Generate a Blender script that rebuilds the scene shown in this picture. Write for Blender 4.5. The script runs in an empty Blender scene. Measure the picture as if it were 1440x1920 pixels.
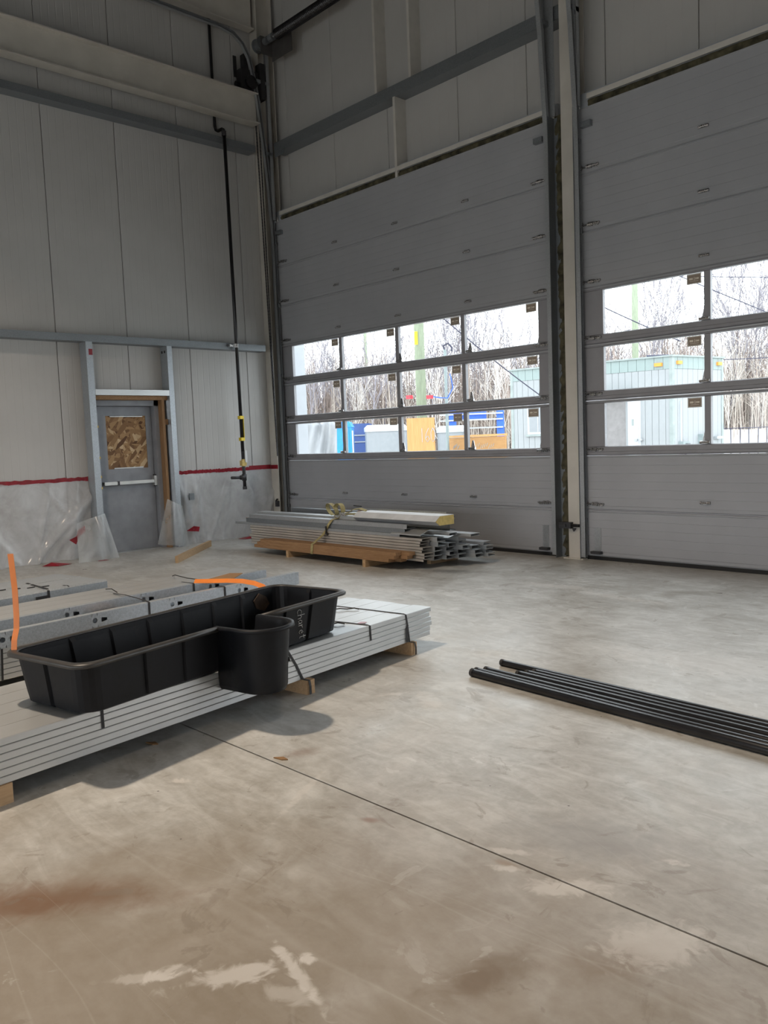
import bpy, bmesh, math, random
from mathutils import Vector, Matrix

# ------------------------------------------------------------------ camera
SC = bpy.context.scene
COL = SC.collection
YAW, PITCH, ROLL, FPX = 0.8142, -0.0862, -0.0391, 1539.25
CAM = Vector((10.6418, -7.9989, 1.4225))
fw = Vector((-math.sin(YAW) * math.cos(PITCH), math.cos(YAW) * math.cos(PITCH), math.sin(PITCH)))
rt = Vector((math.cos(YAW), math.sin(YAW), 0))
up = rt.cross(fw)
r2 = rt * math.cos(ROLL) + up * math.sin(ROLL)
u2 = up * math.cos(ROLL) - rt * math.sin(ROLL)
cd = bpy.data.cameras.new('camera')
cd.sensor_fit = 'HORIZONTAL'
cd.sensor_width = 36.0
cd.lens = 36.0 * FPX / 1440.0
cd.clip_start = 0.05
cd.clip_end = 600
cam = bpy.data.objects.new('camera', cd)
COL.objects.link(cam)
cam.matrix_world = Matrix(((r2.x, u2.x, -fw.x, CAM.x), (r2.y, u2.y, -fw.y, CAM.y), (r2.z, u2.z, -fw.z, CAM.z), (0, 0, 0, 1)))
SC.camera = cam

# ------------------------------------------------------------------ sky, exposure
SKY_STRENGTH = 3.5
LAMP_POWER = 165.0
LAMP_COLOR = (1.0, 0.82, 0.64)
SC.view_settings.view_transform = 'Standard'
SC.view_settings.look = 'None'
SC.view_settings.exposure = 0.6
SC.view_settings.gamma = 1.0
SC.cycles.max_bounces = 6
SC.cycles.diffuse_bounces = 4
SC.cycles.glossy_bounces = 3
SC.cycles.caustics_reflective = False
SC.cycles.caustics_refractive = False
SC.view_settings.use_curve_mapping = False
W = bpy.data.worlds.new('overcast_sky')
SC.world = W
W.use_nodes = True
nt = W.node_tree
nt.nodes.clear()
tc = nt.nodes.new('ShaderNodeTexCoord')
sp = nt.nodes.new('ShaderNodeSeparateXYZ')
rp = nt.nodes.new('ShaderNodeValToRGB')
nz = nt.nodes.new('ShaderNodeTexNoise')
nz.inputs['Scale'].default_value = 2.2
nz.inputs['Detail'].default_value = 4
mixs = nt.nodes.new('ShaderNodeMix')
mixs.data_type = 'RGBA'
mixs.blend_type = 'MULTIPLY'
mixs.inputs[0].default_value = 0.12
bg = nt.nodes.new('ShaderNodeBackground')
ow = nt.nodes.new('ShaderNodeOutputWorld')
nt.links.new(tc.outputs['Generated'], sp.inputs[0])
nt.links.new(sp.outputs['Z'], rp.inputs[0])
nt.links.new(tc.outputs['Generated'], nz.inputs['Vector'])
nt.links.new(rp.outputs[0], mixs.inputs[6])
nt.links.new(nz.outputs['Fac'], mixs.inputs[7])
nt.links.new(mixs.outputs[2], bg.inputs[0])
nt.links.new(bg.outputs[0], ow.inputs[0])
rp.color_ramp.elements[0].position = 0.0
rp.color_ramp.elements[0].color = (0.95, 0.975, 1.0, 1)
rp.color_ramp.elements[1].position = 1.0
rp.color_ramp.elements[1].color = (0.88, 0.94, 1.0, 1)
bg.inputs[1].default_value = SKY_STRENGTH

rnd = random.Random(7)

# ------------------------------------------------------------------ materials
MATS = {}


def nmat(name):
    m = bpy.data.materials.new(name)
    m.use_nodes = True
    t = m.node_tree
    b = t.nodes['Principled BSDF']
    MATS[name] = m
    return m, t, b


def coords(t, scale=(1, 1, 1), kind='Object'):
    c = t.nodes.new('ShaderNodeTexCoord')
    mp = t.nodes.new('ShaderNodeMapping')
    mp.inputs['Scale'].default_value = scale
    t.links.new(c.outputs[kind], mp.inputs['Vector'])
    return mp.outputs[0]


def noise(t, vec, scale, detail=3, rough=0.55, dist=0.0):
    n = t.nodes.new('ShaderNodeTexNoise')
    n.inputs['Scale'].default_value = scale
    n.inputs['Detail'].default_value = detail
    n.inputs['Roughness'].default_value = rough
    n.inputs['Distortion'].default_value = dist
    t.links.new(vec, n.inputs['Vector'])
    return n.outputs['Fac']


def ramp(t, fac, stops):
    r = t.nodes.new('ShaderNodeValToRGB')
    e = r.color_ramp.elements
    while len(e) < len(stops):
        e.new(0.5)
    for i, (p, c) in enumerate(stops):
        e[i].position = p
        e[i].color = (c[0], c[1], c[2], 1) if not isinstance(c, (int, float)) else (c, c, c, 1)
    t.links.new(fac, r.inputs[0])
    return r.outputs[0]


def mixc(t, fac, a, b, blend='MIX'):
    m = t.nodes.new('ShaderNodeMix')
    m.data_type = 'RGBA'
    m.blend_type = blend
    for sock, v in ((0, fac), (6, a), (7, b)):
        if isinstance(v, (int, float)):
            m.inputs[sock].default_value = v
        elif isinstance(v, tuple):
            m.inputs[sock].default_value = (v[0], v[1], v[2], 1)
        else:
            t.links.new(v, m.inputs[sock])
    return m.outputs[2]


def math_(t, op, a, b=None, clamp=False):
    m = t.nodes.new('ShaderNodeMath')
    m.operation = op
    m.use_clamp = clamp
    for i, v in ((0, a), (1, b)):
        if v is None:
            continue
        if isinstance(v, (int, float)):
            m.inputs[i].default_value = v
        else:
            t.links.new(v, m.inputs[i])
    return m.outputs[0]


def bump(t, b, h, strength, dist=0.01):
    n = t.nodes.new('ShaderNodeBump')
    n.inputs['Strength'].default_value = strength
    n.inputs['Distance'].default_value = dist
    t.links.new(h, n.inputs['Height'])
    t.links.new(n.outputs[0], b.inputs['Normal'])


def M(name, c, rough=0.5, metal=0.0, var=0.12, scale=6.0, stretch=(1, 1, 1), bmp=0.0, bscale=40, spec=0.5, c2=None, emit=None):
    """painted / plain surface with a little procedural variation"""
    m, t, b = nmat(name)
    v = coords(t, stretch)
    f = noise(t, v, scale, 4)
    lo = tuple(x * (1 - var) for x in c)
    hi = tuple(min(1, x * (1 + var)) for x in (c2 or c))
    t.links.new(ramp(t, f, [(0.3, lo), (0.7, hi)]), b.inputs['Base Color'])
    b.inputs['Roughness'].default_value = rough
    b.inputs['Metallic'].default_value = metal
    b.inputs['Specular IOR Level'].default_value = spec
    if bmp:
        bump(t, b, noise(t, v, bscale, 4), bmp)
    return m


def galv(name, c, rough=0.42, metal=0.55, spangle=60):
    m, t, b = nmat(name)
    v = coords(t)
    vo = t.nodes.new('ShaderNodeTexVoronoi')
    vo.inputs['Scale'].default_value = spangle
    t.links.new(v, vo.inputs['Vector'])
    s = t.nodes.new('ShaderNodeSeparateColor')
    t.links.new(vo.outputs['Color'], s.inputs[0])
    f = mixc(t, 0.5, s.outputs[0], noise(t, v, 3.5, 4))
    lo = tuple(x * 0.85 for x in c)
    hi = tuple(min(1, x * 1.12) for x in c)
    t.links.new(ramp(t, f, [(0.2, lo), (0.8, hi)]), b.inputs['Base Color'])
    b.inputs['Metallic'].default_value = metal
    t.links.new(ramp(t, f, [(0.2, rough - 0.08), (0.8, rough + 0.1)]), b.inputs['Roughness'])
    return m


def wood(name, c, c2, axis=0, scale=5):
    m, t, b = nmat(name)
    st = [14, 14, 14]
    st[axis] = 1.0
    v = coords(t, tuple(st))
    f = noise(t, v, scale, 5, 0.6, 0.6)
    t.links.new(ramp(t, f, [(0.3, c), (0.7, c2)]), b.inputs['Base Color'])
    b.inputs['Roughness'].default_value = 0.75
    bump(t, b, f, 0.15)
    return m


# walls / paint
M('wall_panel', (0.52, 0.515, 0.505), 0.5, var=0.06, scale=0.8, spec=0.35)
M('wall_core', (0.05, 0.05, 0.05), 0.9)
M('ceiling_sheet', (0.13, 0.125, 0.115), 0.7)
M('cream_paint', (0.58, 0.555, 0.505), 0.55, var=0.08, scale=3, bmp=0.05)
M('white_trim', (0.62, 0.60, 0.56), 0.5, var=0.06)
M('exterior_white', (0.446, 0.469, 0.502), 0.55, var=0.03)
M('door_panel', (0.385, 0.395, 0.42), 0.48, var=0.05, scale=1.5, spec=0.4)
M('door_rail', (0.29, 0.29, 0.31), 0.42, var=0.06, spec=0.45)
M('door_edge', (0.46, 0.47, 0.49), 0.35, metal=0.3, var=0.05)
M('rubber', (0.012, 0.012, 0.013), 0.7)
M('black_paint', (0.010, 0.010, 0.012), 0.32, var=0.3, scale=8)
M('black_matte', (0.02, 0.02, 0.022), 0.65)
M('plate_steel', (0.13, 0.125, 0.125), 0.5, metal=0.4)
M('dark_steel', (0.06, 0.06, 0.065), 0.5, metal=0.5)
galv('galv', (0.40, 0.42, 0.44), 0.40, 0.55, 130)
galv('galv_dark', (0.24, 0.26, 0.28), 0.43, 0.55, 130)
M('galv_stud', (0.53, 0.55, 0.56), 0.36, metal=0.6, var=0.07, scale=2.5)
M('bright_steel', (0.62, 0.62, 0.60), 0.3, metal=0.75, var=0.1)
galv('galv_spangle', (0.42, 0.46, 0.50), 0.42, 0.5, 110)
galv('hinge_metal', (0.46, 0.46, 0.47), 0.26, 0.95, 150)
galv('chrome', (0.6, 0.6, 0.6), 0.28, 0.9)
M('steel_dusty', (0.46, 0.435, 0.40), 0.55, metal=0.25, var=0.15, scale=4, stretch=(0.8, 2, 2))
M('door_paint', (0.27, 0.285, 0.315), 0.5, var=0.14, scale=5)
M('yellow', (0.75, 0.55, 0.02), 0.5)
M('foam_core', (0.62, 0.47, 0.17), 0.85, var=0.15, scale=25, bmp=0.4)
M('panel_white', (0.62, 0.63, 0.64), 0.45)
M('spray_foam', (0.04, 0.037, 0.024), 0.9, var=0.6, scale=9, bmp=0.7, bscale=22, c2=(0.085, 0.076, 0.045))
M('tape_red', (0.26, 0.010, 0.022), 0.3, var=0.25, scale=15, spec=0.6)
M('orange_strap', (0.86, 0.24, 0.035), 0.4, var=0.05)
M('khaki_web', (0.36, 0.31, 0.15), 0.8, var=0.25, scale=30)
M('sticker_border', (0.62, 0.60, 0.56), 0.6)
M('sticker_brown', (0.32, 0.255, 0.20), 0.6)
M('sticker_mark', (0.80, 0.74, 0.64), 0.6)
M('chalk', (0.62, 0.62, 0.62), 0.9)
wood('lumber', (0.36, 0.23, 0.125), (0.50, 0.345, 0.20), 0)
wood('lumber_brown', (0.24, 0.13, 0.06), (0.40, 0.235, 0.12), 0)
wood('lumber_y', (0.40, 0.26, 0.14), (0.62, 0.44, 0.26), 1)
wood('lumber_z', (0.20, 0.11, 0.05), (0.34, 0.20, 0.10), 2)
M('cardboard', (0.25, 0.14, 0.06), 0.8)
M('mud', (0.055, 0.034, 0.022), 0.9, var=0.4, scale=20)


def osb():
    m, t, b = nmat('osb')
    base = coords(t)
    cols = None
    for i, (st, rot) in enumerate((((9, 22, 7), 0.45), ((9, 24, 7), 1.45), ((9, 20, 6), 2.5))):
        mp = t.nodes.new('ShaderNodeMapping')
        mp.vector_type = 'TEXTURE'
        mp.inputs['Rotation'].default_value = (rot, 0, 0)
        mp.inputs['Scale'].default_value = tuple(1 / q_ for q_ in st)
        t.links.new(base, mp.inputs['Vector'])
        vo = t.nodes.new('ShaderNodeTexVoronoi')
        vo.inputs['Scale'].default_value = 1.0
        t.links.new(mp.outputs[0], vo.inputs['Vector'])
        sc_ = t.nodes.new('ShaderNodeSeparateColor')
        t.links.new(vo.outputs['Color'], sc_.inputs[0])
        if cols is None:
            cols = sc_.outputs[0]
        else:
            sel = math_(t, 'GREATER_THAN', sc_.outputs[1], 0.55)
            cols = mixc(t, sel, cols, sc_.outputs[0])
    t.links.new(ramp(t, cols, [(0.05, (0.12, 0.055, 0.022)), (0.4, (0.27, 0.15, 0.065)), (0.75, (0.42, 0.26, 0.125)), (0.97, (0.62, 0.46, 0.28))]), b.inputs['Base Color'])
    b.inputs['Roughness'].default_value = 0.7


osb()


def film(name, alpha, c=(0.75, 0.77, 0.80), rough=0.25):
    """translucent polythene"""
    m = bpy.data.materials.new(name)
    m.use_nodes = True
    MATS[name] = m
    t = m.node_tree
    t.nodes.clear()
    o = t.nodes.new('ShaderNodeOutputMaterial')
    tr = t.nodes.new('ShaderNodeBsdfTransparent')
    tl = t.nodes.new('ShaderNodeBsdfTranslucent')
    df = t.nodes.new('ShaderNodeBsdfPrincipled')
    df.inputs['Base Color'].default_value = (*c, 1)
    df.inputs['Roughness'].default_value = rough
    df.inputs['Specular IOR Level'].default_value = 0.8
    tl.inputs[0].default_value = (*c, 1)
    m1 = t.nodes.new('ShaderNodeMixShader')
    m1.inputs[0].default_value = 0.3
    m2 = t.nodes.new('ShaderNodeMixShader')
    v = coords(t)
    f = ramp(t, noise(t, v, 3.0, 4, 0.6, 0.5), [(0.3, alpha * 0.75), (0.7, min(1, alpha * 1.25))])
    t.links.new(f, m2.inputs[0])
    t.links.new(df.outputs[0], m1.inputs[1])
    t.links.new(tl.outputs[0], m1.inputs[2])
    t.links.new(tr.outputs[0], m2.inputs[1])
    t.links.new(m1.outputs[0], m2.inputs[2])
    t.links.new(m2.outputs[0], o.inputs[0])
    return m


film('poly_sheet', 0.50, (0.80, 0.82, 0.85), 0.16)
film('poly_flap', 0.42, (0.7, 0.72, 0.72), 0.2)


def glass():
    m = bpy.data.materials.new('pane_glass')
    m.use_nodes = True
    MATS['pane_glass'] = m
    t = m.node_tree
    t.nodes.clear()
    o = t.nodes.new('ShaderNodeOutputMaterial')
    tr = t.nodes.new('ShaderNodeBsdfTransparent')
    tr.inputs[0].default_value = (0.95, 0.97, 0.97, 1)
    gl = t.nodes.new('ShaderNodeBsdfGlossy')
    gl.inputs['Roughness'].default_value = 0.02
    lw = t.nodes.new('ShaderNodeLayerWeight')
    pw = math_(t, 'POWER', lw.outputs['Facing'], 4.0)
    fr = math_(t, 'ADD', math_(t, 'MULTIPLY', pw, 0.5), 0.02)
    mx = t.nodes.new('ShaderNodeMixShader')
    t.links.new(fr, mx.inputs[0])
    t.links.new(tr.outputs[0], mx.inputs[1])
    t.links.new(gl.outputs[0], mx.inputs[2])
    t.links.new(mx.outputs[0], o.inputs[0])


glass()


def concrete():
    m, t, b = nmat('concrete_floor')
    v = coords(t, kind='Generated')
    g = t.nodes.new('ShaderNodeNewGeometry')
    v = g.outputs['Position']
    big = noise(t, v, 0.5, 4, 0.6, 0.8)
    mid = noise(t, v, 1.25, 5, 0.6, 1.6)
    mid2 = noise(t, v, 4.2, 5, 0.62, 1.4)
    sw = t.nodes.new('ShaderNodeMapping')
    sw.inputs['Rotation'].default_value = (0, 0, 0.75)
    sw.inputs['Scale'].default_value = (1.0, 3.2, 1)
    t.links.new(v, sw.inputs['Vector'])
    streak = noise(t, sw.outputs[0], 2.3, 5, 0.6, 2.2)
    fine = noise(t, v, 30, 5, 0.7)
    base = ramp(t, big, [(0.3, (0.345, 0.335, 0.305)), (0.5, (0.405, 0.395, 0.37)), (0.72, (0.47, 0.465, 0.445))])
    base = mixc(t, 0.55, base, ramp(t, mid, [(0.39, (0.29, 0.265, 0.225)), (0.51, (0.41, 0.40, 0.375)), (0.63, (0.58, 0.57, 0.55))]))
    base = mixc(t, 0.24, base, ramp(t, mid2, [(0.40, (0.24, 0.215, 0.18)), (0.51, (0.41, 0.40, 0.38)), (0.62, (0.62, 0.61, 0.59))]))
    base = mixc(t, 0.20, base, ramp(t, streak, [(0.41, (0.24, 0.21, 0.175)), (0.51, (0.41, 0.395, 0.37)), (0.61, (0.64, 0.625, 0.60))]))
    base = mixc(t, 0.14, base, ramp(t, fine, [(0.35, (0.2, 0.18, 0.16)), (0.65, (0.58, 0.56, 0.53))]))

    def blob(cx, cy, rx, ry, rot, lo, hi, dist=0.35, nsc=5.0, stretch=None):
        s = t.nodes.new('ShaderNodeVectorMath')
        s.operation = 'SUBTRACT'
        t.links.new(v, s.inputs[0])
        s.inputs[1].default_value = (cx, cy, 0)
        rr = t.nodes.new('ShaderNodeVectorRotate')
        rr.rotation_type = 'Z_AXIS'
        rr.inputs['Angle'].default_value = -rot
        t.links.new(s.outputs[0], rr.inputs['Vector'])
        mp = t.nodes.new('ShaderNodeMapping')
        mp.inputs['Scale'].default_value = (1 / rx, 1 / ry, 1)
        t.links.new(rr.outputs[0], mp.inputs['Vector'])
        ln = t.nodes.new('ShaderNodeVectorMath')
        ln.operation = 'LENGTH'
        t.links.new(mp.outputs[0], ln.inputs[0])
        nn = noise(t, v if stretch is None else rr.outputs[0], nsc, 4, 0.55, 1.5)
        d = math_(t, 'ADD', ln.outputs['Value'], math_(t, 'MULTIPLY', math_(t, 'SUBTRACT', nn, 0.5), dist * 7))
        r = t.nodes.new('ShaderNodeMapRange')
        r.interpolation_type = 'SMOOTHSTEP'
        r.inputs['From Min'].default_value = hi
        r.inputs['From Max'].default_value = lo
        r.inputs['To Min'].default_value = 0
        r.inputs['To Max'].default_value = 1
        t.links.new(d, r.inputs['Value'])
        return r.outputs[0]
    # broad dusty-brown tracking over the near left of the slab
    dusty = blob(8.7, -7.1, 1.9, 1.05, 0.8, 0.2, 1.35, 0.16, 1.7)
    base = mixc(t, math_(t, 'MULTIPLY', dusty, 0.7), base, (0.225, 0.175, 0.125))
    for cx, cy, rx, ry, rot, col, amt in (
            (8.08, -7.02, 0.34, 0.10, 0.75, (0.16, 0.085, 0.045), 0.75),
            (7.95, -7.22, 0.22, 0.10, 0.7, (0.17, 0.09, 0.05), 0.6),
            (9.29, -6.43, 0.17, 0.07, 1.3, (0.15, 0.10, 0.06), 0.7),
            (9.49, -6.17, 0.14, 0.08, 1.0, (0.19, 0.135, 0.09), 0.55),
            (8.40, -6.02, 0.05, 0.02, 0.5, (0.19, 0.09, 0.05), 0.6),
            (7.66, -5.78, 0.09, 0.05, 1.2, (0.20, 0.12, 0.08), 0.5),
            (9.12, -5.57, 0.30, 0.18, 0.4, (0.26, 0.25, 0.24), 0.6),
            (4.75, -1.50, 0.35, 0.11, 0.35, (0.16, 0.155, 0.15), 0.75),
            (8.98, -5.93, 0.05, 0.018, 0.2, (0.24, 0.14, 0.07), 0.5),
    ):
        base = mixc(t, math_(t, 'MULTIPLY', blob(cx, cy, rx, ry, rot, 0.1, 1.5, 0.20, 8), amt), base, col)
    for cx, cy, rx, ry, rot, amt in (
            (8.80, -6.87, 0.045, 0.16, -0.5, 0.7), (8.92, -6.76, 0.17, 0.02, -0.25, 0.7), (8.89, -6.70, 0.03, 0.025, 0.3, 0.8),
            (8.66, -7.0, 0.03, 0.07, -0.3, 0.65), (8.62, -7.07, 0.12, 0.02, 0.9, 0.4), (8.97, -6.83, 0.09, 0.035, 0.4, 0.4),
            (7.51, -6.33, 0.06, 0.03, 0.8, 0.7), (9.0, -5.95, 0.07, 0.02, 0.5, 0.6), (8.93, -5.86, 0.08, 0.02, 0.5, 0.5),
            (9.2, -5.93, 0.14, 0.05, 0.7, 0.6), (9.55, -6.0, 0.16, 0.10, 1.0, 0.5), (9.38, -5.55, 0.04, 0.02, 0.2, 0.6),
            (8.02, -6.05, 0.02, 0.25, 0.5, 0.35), (7.35, -4.9, 0.12, 0.03, 0.9, 0.5), (6.2, -1.6, 0.4, 0.10, 0.1, 0.5), (6.9, -1.75, 0.5, 0.08, -0.1, 0.45),
            (7.6, -4.85, 0.16, 0.06, -0.5, 0.35), (8.5, -3.2, 0.8, 0.25, 0.2, 0.3), (5.2, -2.6, 0.6, 0.10, 0.25, 0.3)):
        base = mixc(t, math_(t, 'MULTIPLY', blob(cx, cy, rx, ry, rot, 0.5, 1.2, 0.34, 12), amt), base, (0.60, 0.565, 0.53))
    # pale worn scuffs with crisp edges, thin scratches
    sc1 = ramp(t, noise(t, v, 2.7, 6, 0.6, 2.6), [(0.60, 0.0), (0.635, 1.0)])
    sc2 = ramp(t, noise(t, v, 0.9, 3, 0.5, 0.5), [(0.45, 0.0), (0.6, 1.0)])
    base = mixc(t, math_(t, 'MULTIPLY', math_(t, 'MULTIPLY', sc1, sc2), 0.45), base, (0.60, 0.585, 0.565))
    dk = ramp(t, noise(t, v, 3.3, 6, 0.62, 2.0), [(0.345, 1.0), (0.385, 0.0)])
    base = mixc(t, math_(t, 'MULTIPLY', dk, 0.45), base, (0.20, 0.165, 0.13))
    for nsc, rot in ((1.1, 0.4), (0.8, 1.9)):
        rm = t.nodes.new('ShaderNodeMapping')
        rm.inputs['Rotation'].default_value = (0, 0, rot)
        rm.inputs['Scale'].default_value = (0.5, 2.2, 1)
        t.links.new(v, rm.inputs['Vector'])
        ln_ = math_(t, 'ABSOLUTE', math_(t, 'SUBTRACT', noise(t, rm.outputs[0], nsc, 1, 0.4, 0.3), 0.5))
        base = mixc(t, math_(t, 'MULTIPLY', ramp(t, ln_, [(0.0006, 1.0), (0.0018, 0.0)]), 0.12), base, (0.56, 0.54, 0.51))
    # grit specks
    sp_ = t.nodes.new('ShaderNodeTexVoronoi')
    sp_.inputs['Scale'].default_value = 9
    t.links.new(v, sp_.inputs['Vector'])
    near = t.nodes.new('ShaderNodeMapRange')
    near.inputs['From Min'].default_value = 0.03
    near.inputs['From Max'].default_value = 0.05
    near.inputs['To Min'].default_value = 1
    near.inputs['To Max'].default_value = 0
    t.links.new(sp_.outputs['Distance'], near.inputs['Value'])
    s2 = t.nodes.new('ShaderNodeSeparateColor')
    t.links.new(sp_.outputs['Color'], s2.inputs[0])
    keep = math_(t, 'GREATER_THAN', s2.outputs[0], 0.86)
    base = mixc(t, math_(t, 'MULTIPLY', near.outputs[0], math_(t, 'MULTIPLY', keep, 0.8)), base, (0.05, 0.04, 0.035))
    base = mixc(t, 1.0, base, (1.06, 1.09, 1.11), 'MULTIPLY')
    t.links.new(base, b.inputs['Base Color'])
    t.links.new(ramp(t, mid, [(0.3, 0.27), (0.7, 0.48)]), b.inputs['Roughness'])
    b.inputs['Specular IOR Level'].default_value = 0.5
    bump(t, b, mid, 0.05, 0.02)
    return m


concrete()


def tub_mat():
    m, t, b = nmat('black_plastic')
    v = coords(t)
    f = noise(t, v, 7, 5, 0.7, 1.0)
    t.links.new(ramp(t, f, [(0.35, (0.006, 0.007, 0.009)), (0.62, (0.010, 0.011, 0.014)), (0.85, (0.035, 0.032, 0.030))]), b.inputs['Base Color'])
    t.links.new(ramp(t, f, [(0.3, 0.34), (0.8, 0.6)]), b.inputs['Roughness'])
    b.inputs['Specular IOR Level'].default_value = 0.22


tub_mat()
M('rim_lit_plastic', (0.035, 0.034, 0.033), 0.42, var=0.3, scale=12, spec=0.5)  # the tub's black plastic lightened, a highlight put into the rim colour
# outdoors
M('snowy_ground', (0.578, 0.569, 0.542), 0.9, var=0.25, scale=0.4)
M('snow', (0.714, 0.722, 0.722), 0.9, var=0.04)
M('bark', (0.274, 0.258, 0.285), 0.9, var=0.25, scale=3)
M('bark_pale', (0.378, 0.329, 0.287), 0.9, var=0.2, scale=3)
M('thicket_twig', (0.238, 0.194, 0.171), 0.9, var=0.3, scale=0.6, c2=(0.34, 0.275, 0.245))
M('birch', (0.560, 0.525, 0.490), 0.8, var=0.15)
M('pole_wood', (0.236, 0.275, 0.197), 0.9, var=0.2, scale=7, stretch=(6, 6, 0.5))
M('trailer_wall', (0.279, 0.294, 0.305), 0.6, var=0.03)
M('trailer_green', (0.223, 0.279, 0.274), 0.6, var=0.04)
M('trailer_trim', (0.247, 0.284, 0.279), 0.6)
M('trailer_dark', (0.210, 0.201, 0.201), 0.8)
M('amber', (0.787, 0.263, 0.035), 0.4)
M('potty_blue', (0.021, 0.228, 0.630), 0.5)
M('tank_grey', (0.245, 0.262, 0.279), 0.6, var=0.04)
M('tank_lid', (0.401, 0.413, 0.424), 0.6)
M('tarp_grey', (0.257, 0.268, 0.284), 0.4, var=0.1, scale=2)
M('navy', (0.035, 0.070, 0.210), 0.5)
M('cobalt', (0.035, 0.123, 0.595), 0.5)
wood('plywood', (0.42, 0.215, 0.075), (0.52, 0.295, 0.115), 2, 2)
wood('hoarding', (0.29, 0.145, 0.05), (0.38, 0.205, 0.07), 0, 2)
M('wire', (0.03, 0.03, 0.06), 0.6)
M('box_green', (0.223, 0.269, 0.275), 0.5)
M('red_flag', (0.55, 0.02, 0.04), 0.5)


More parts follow.
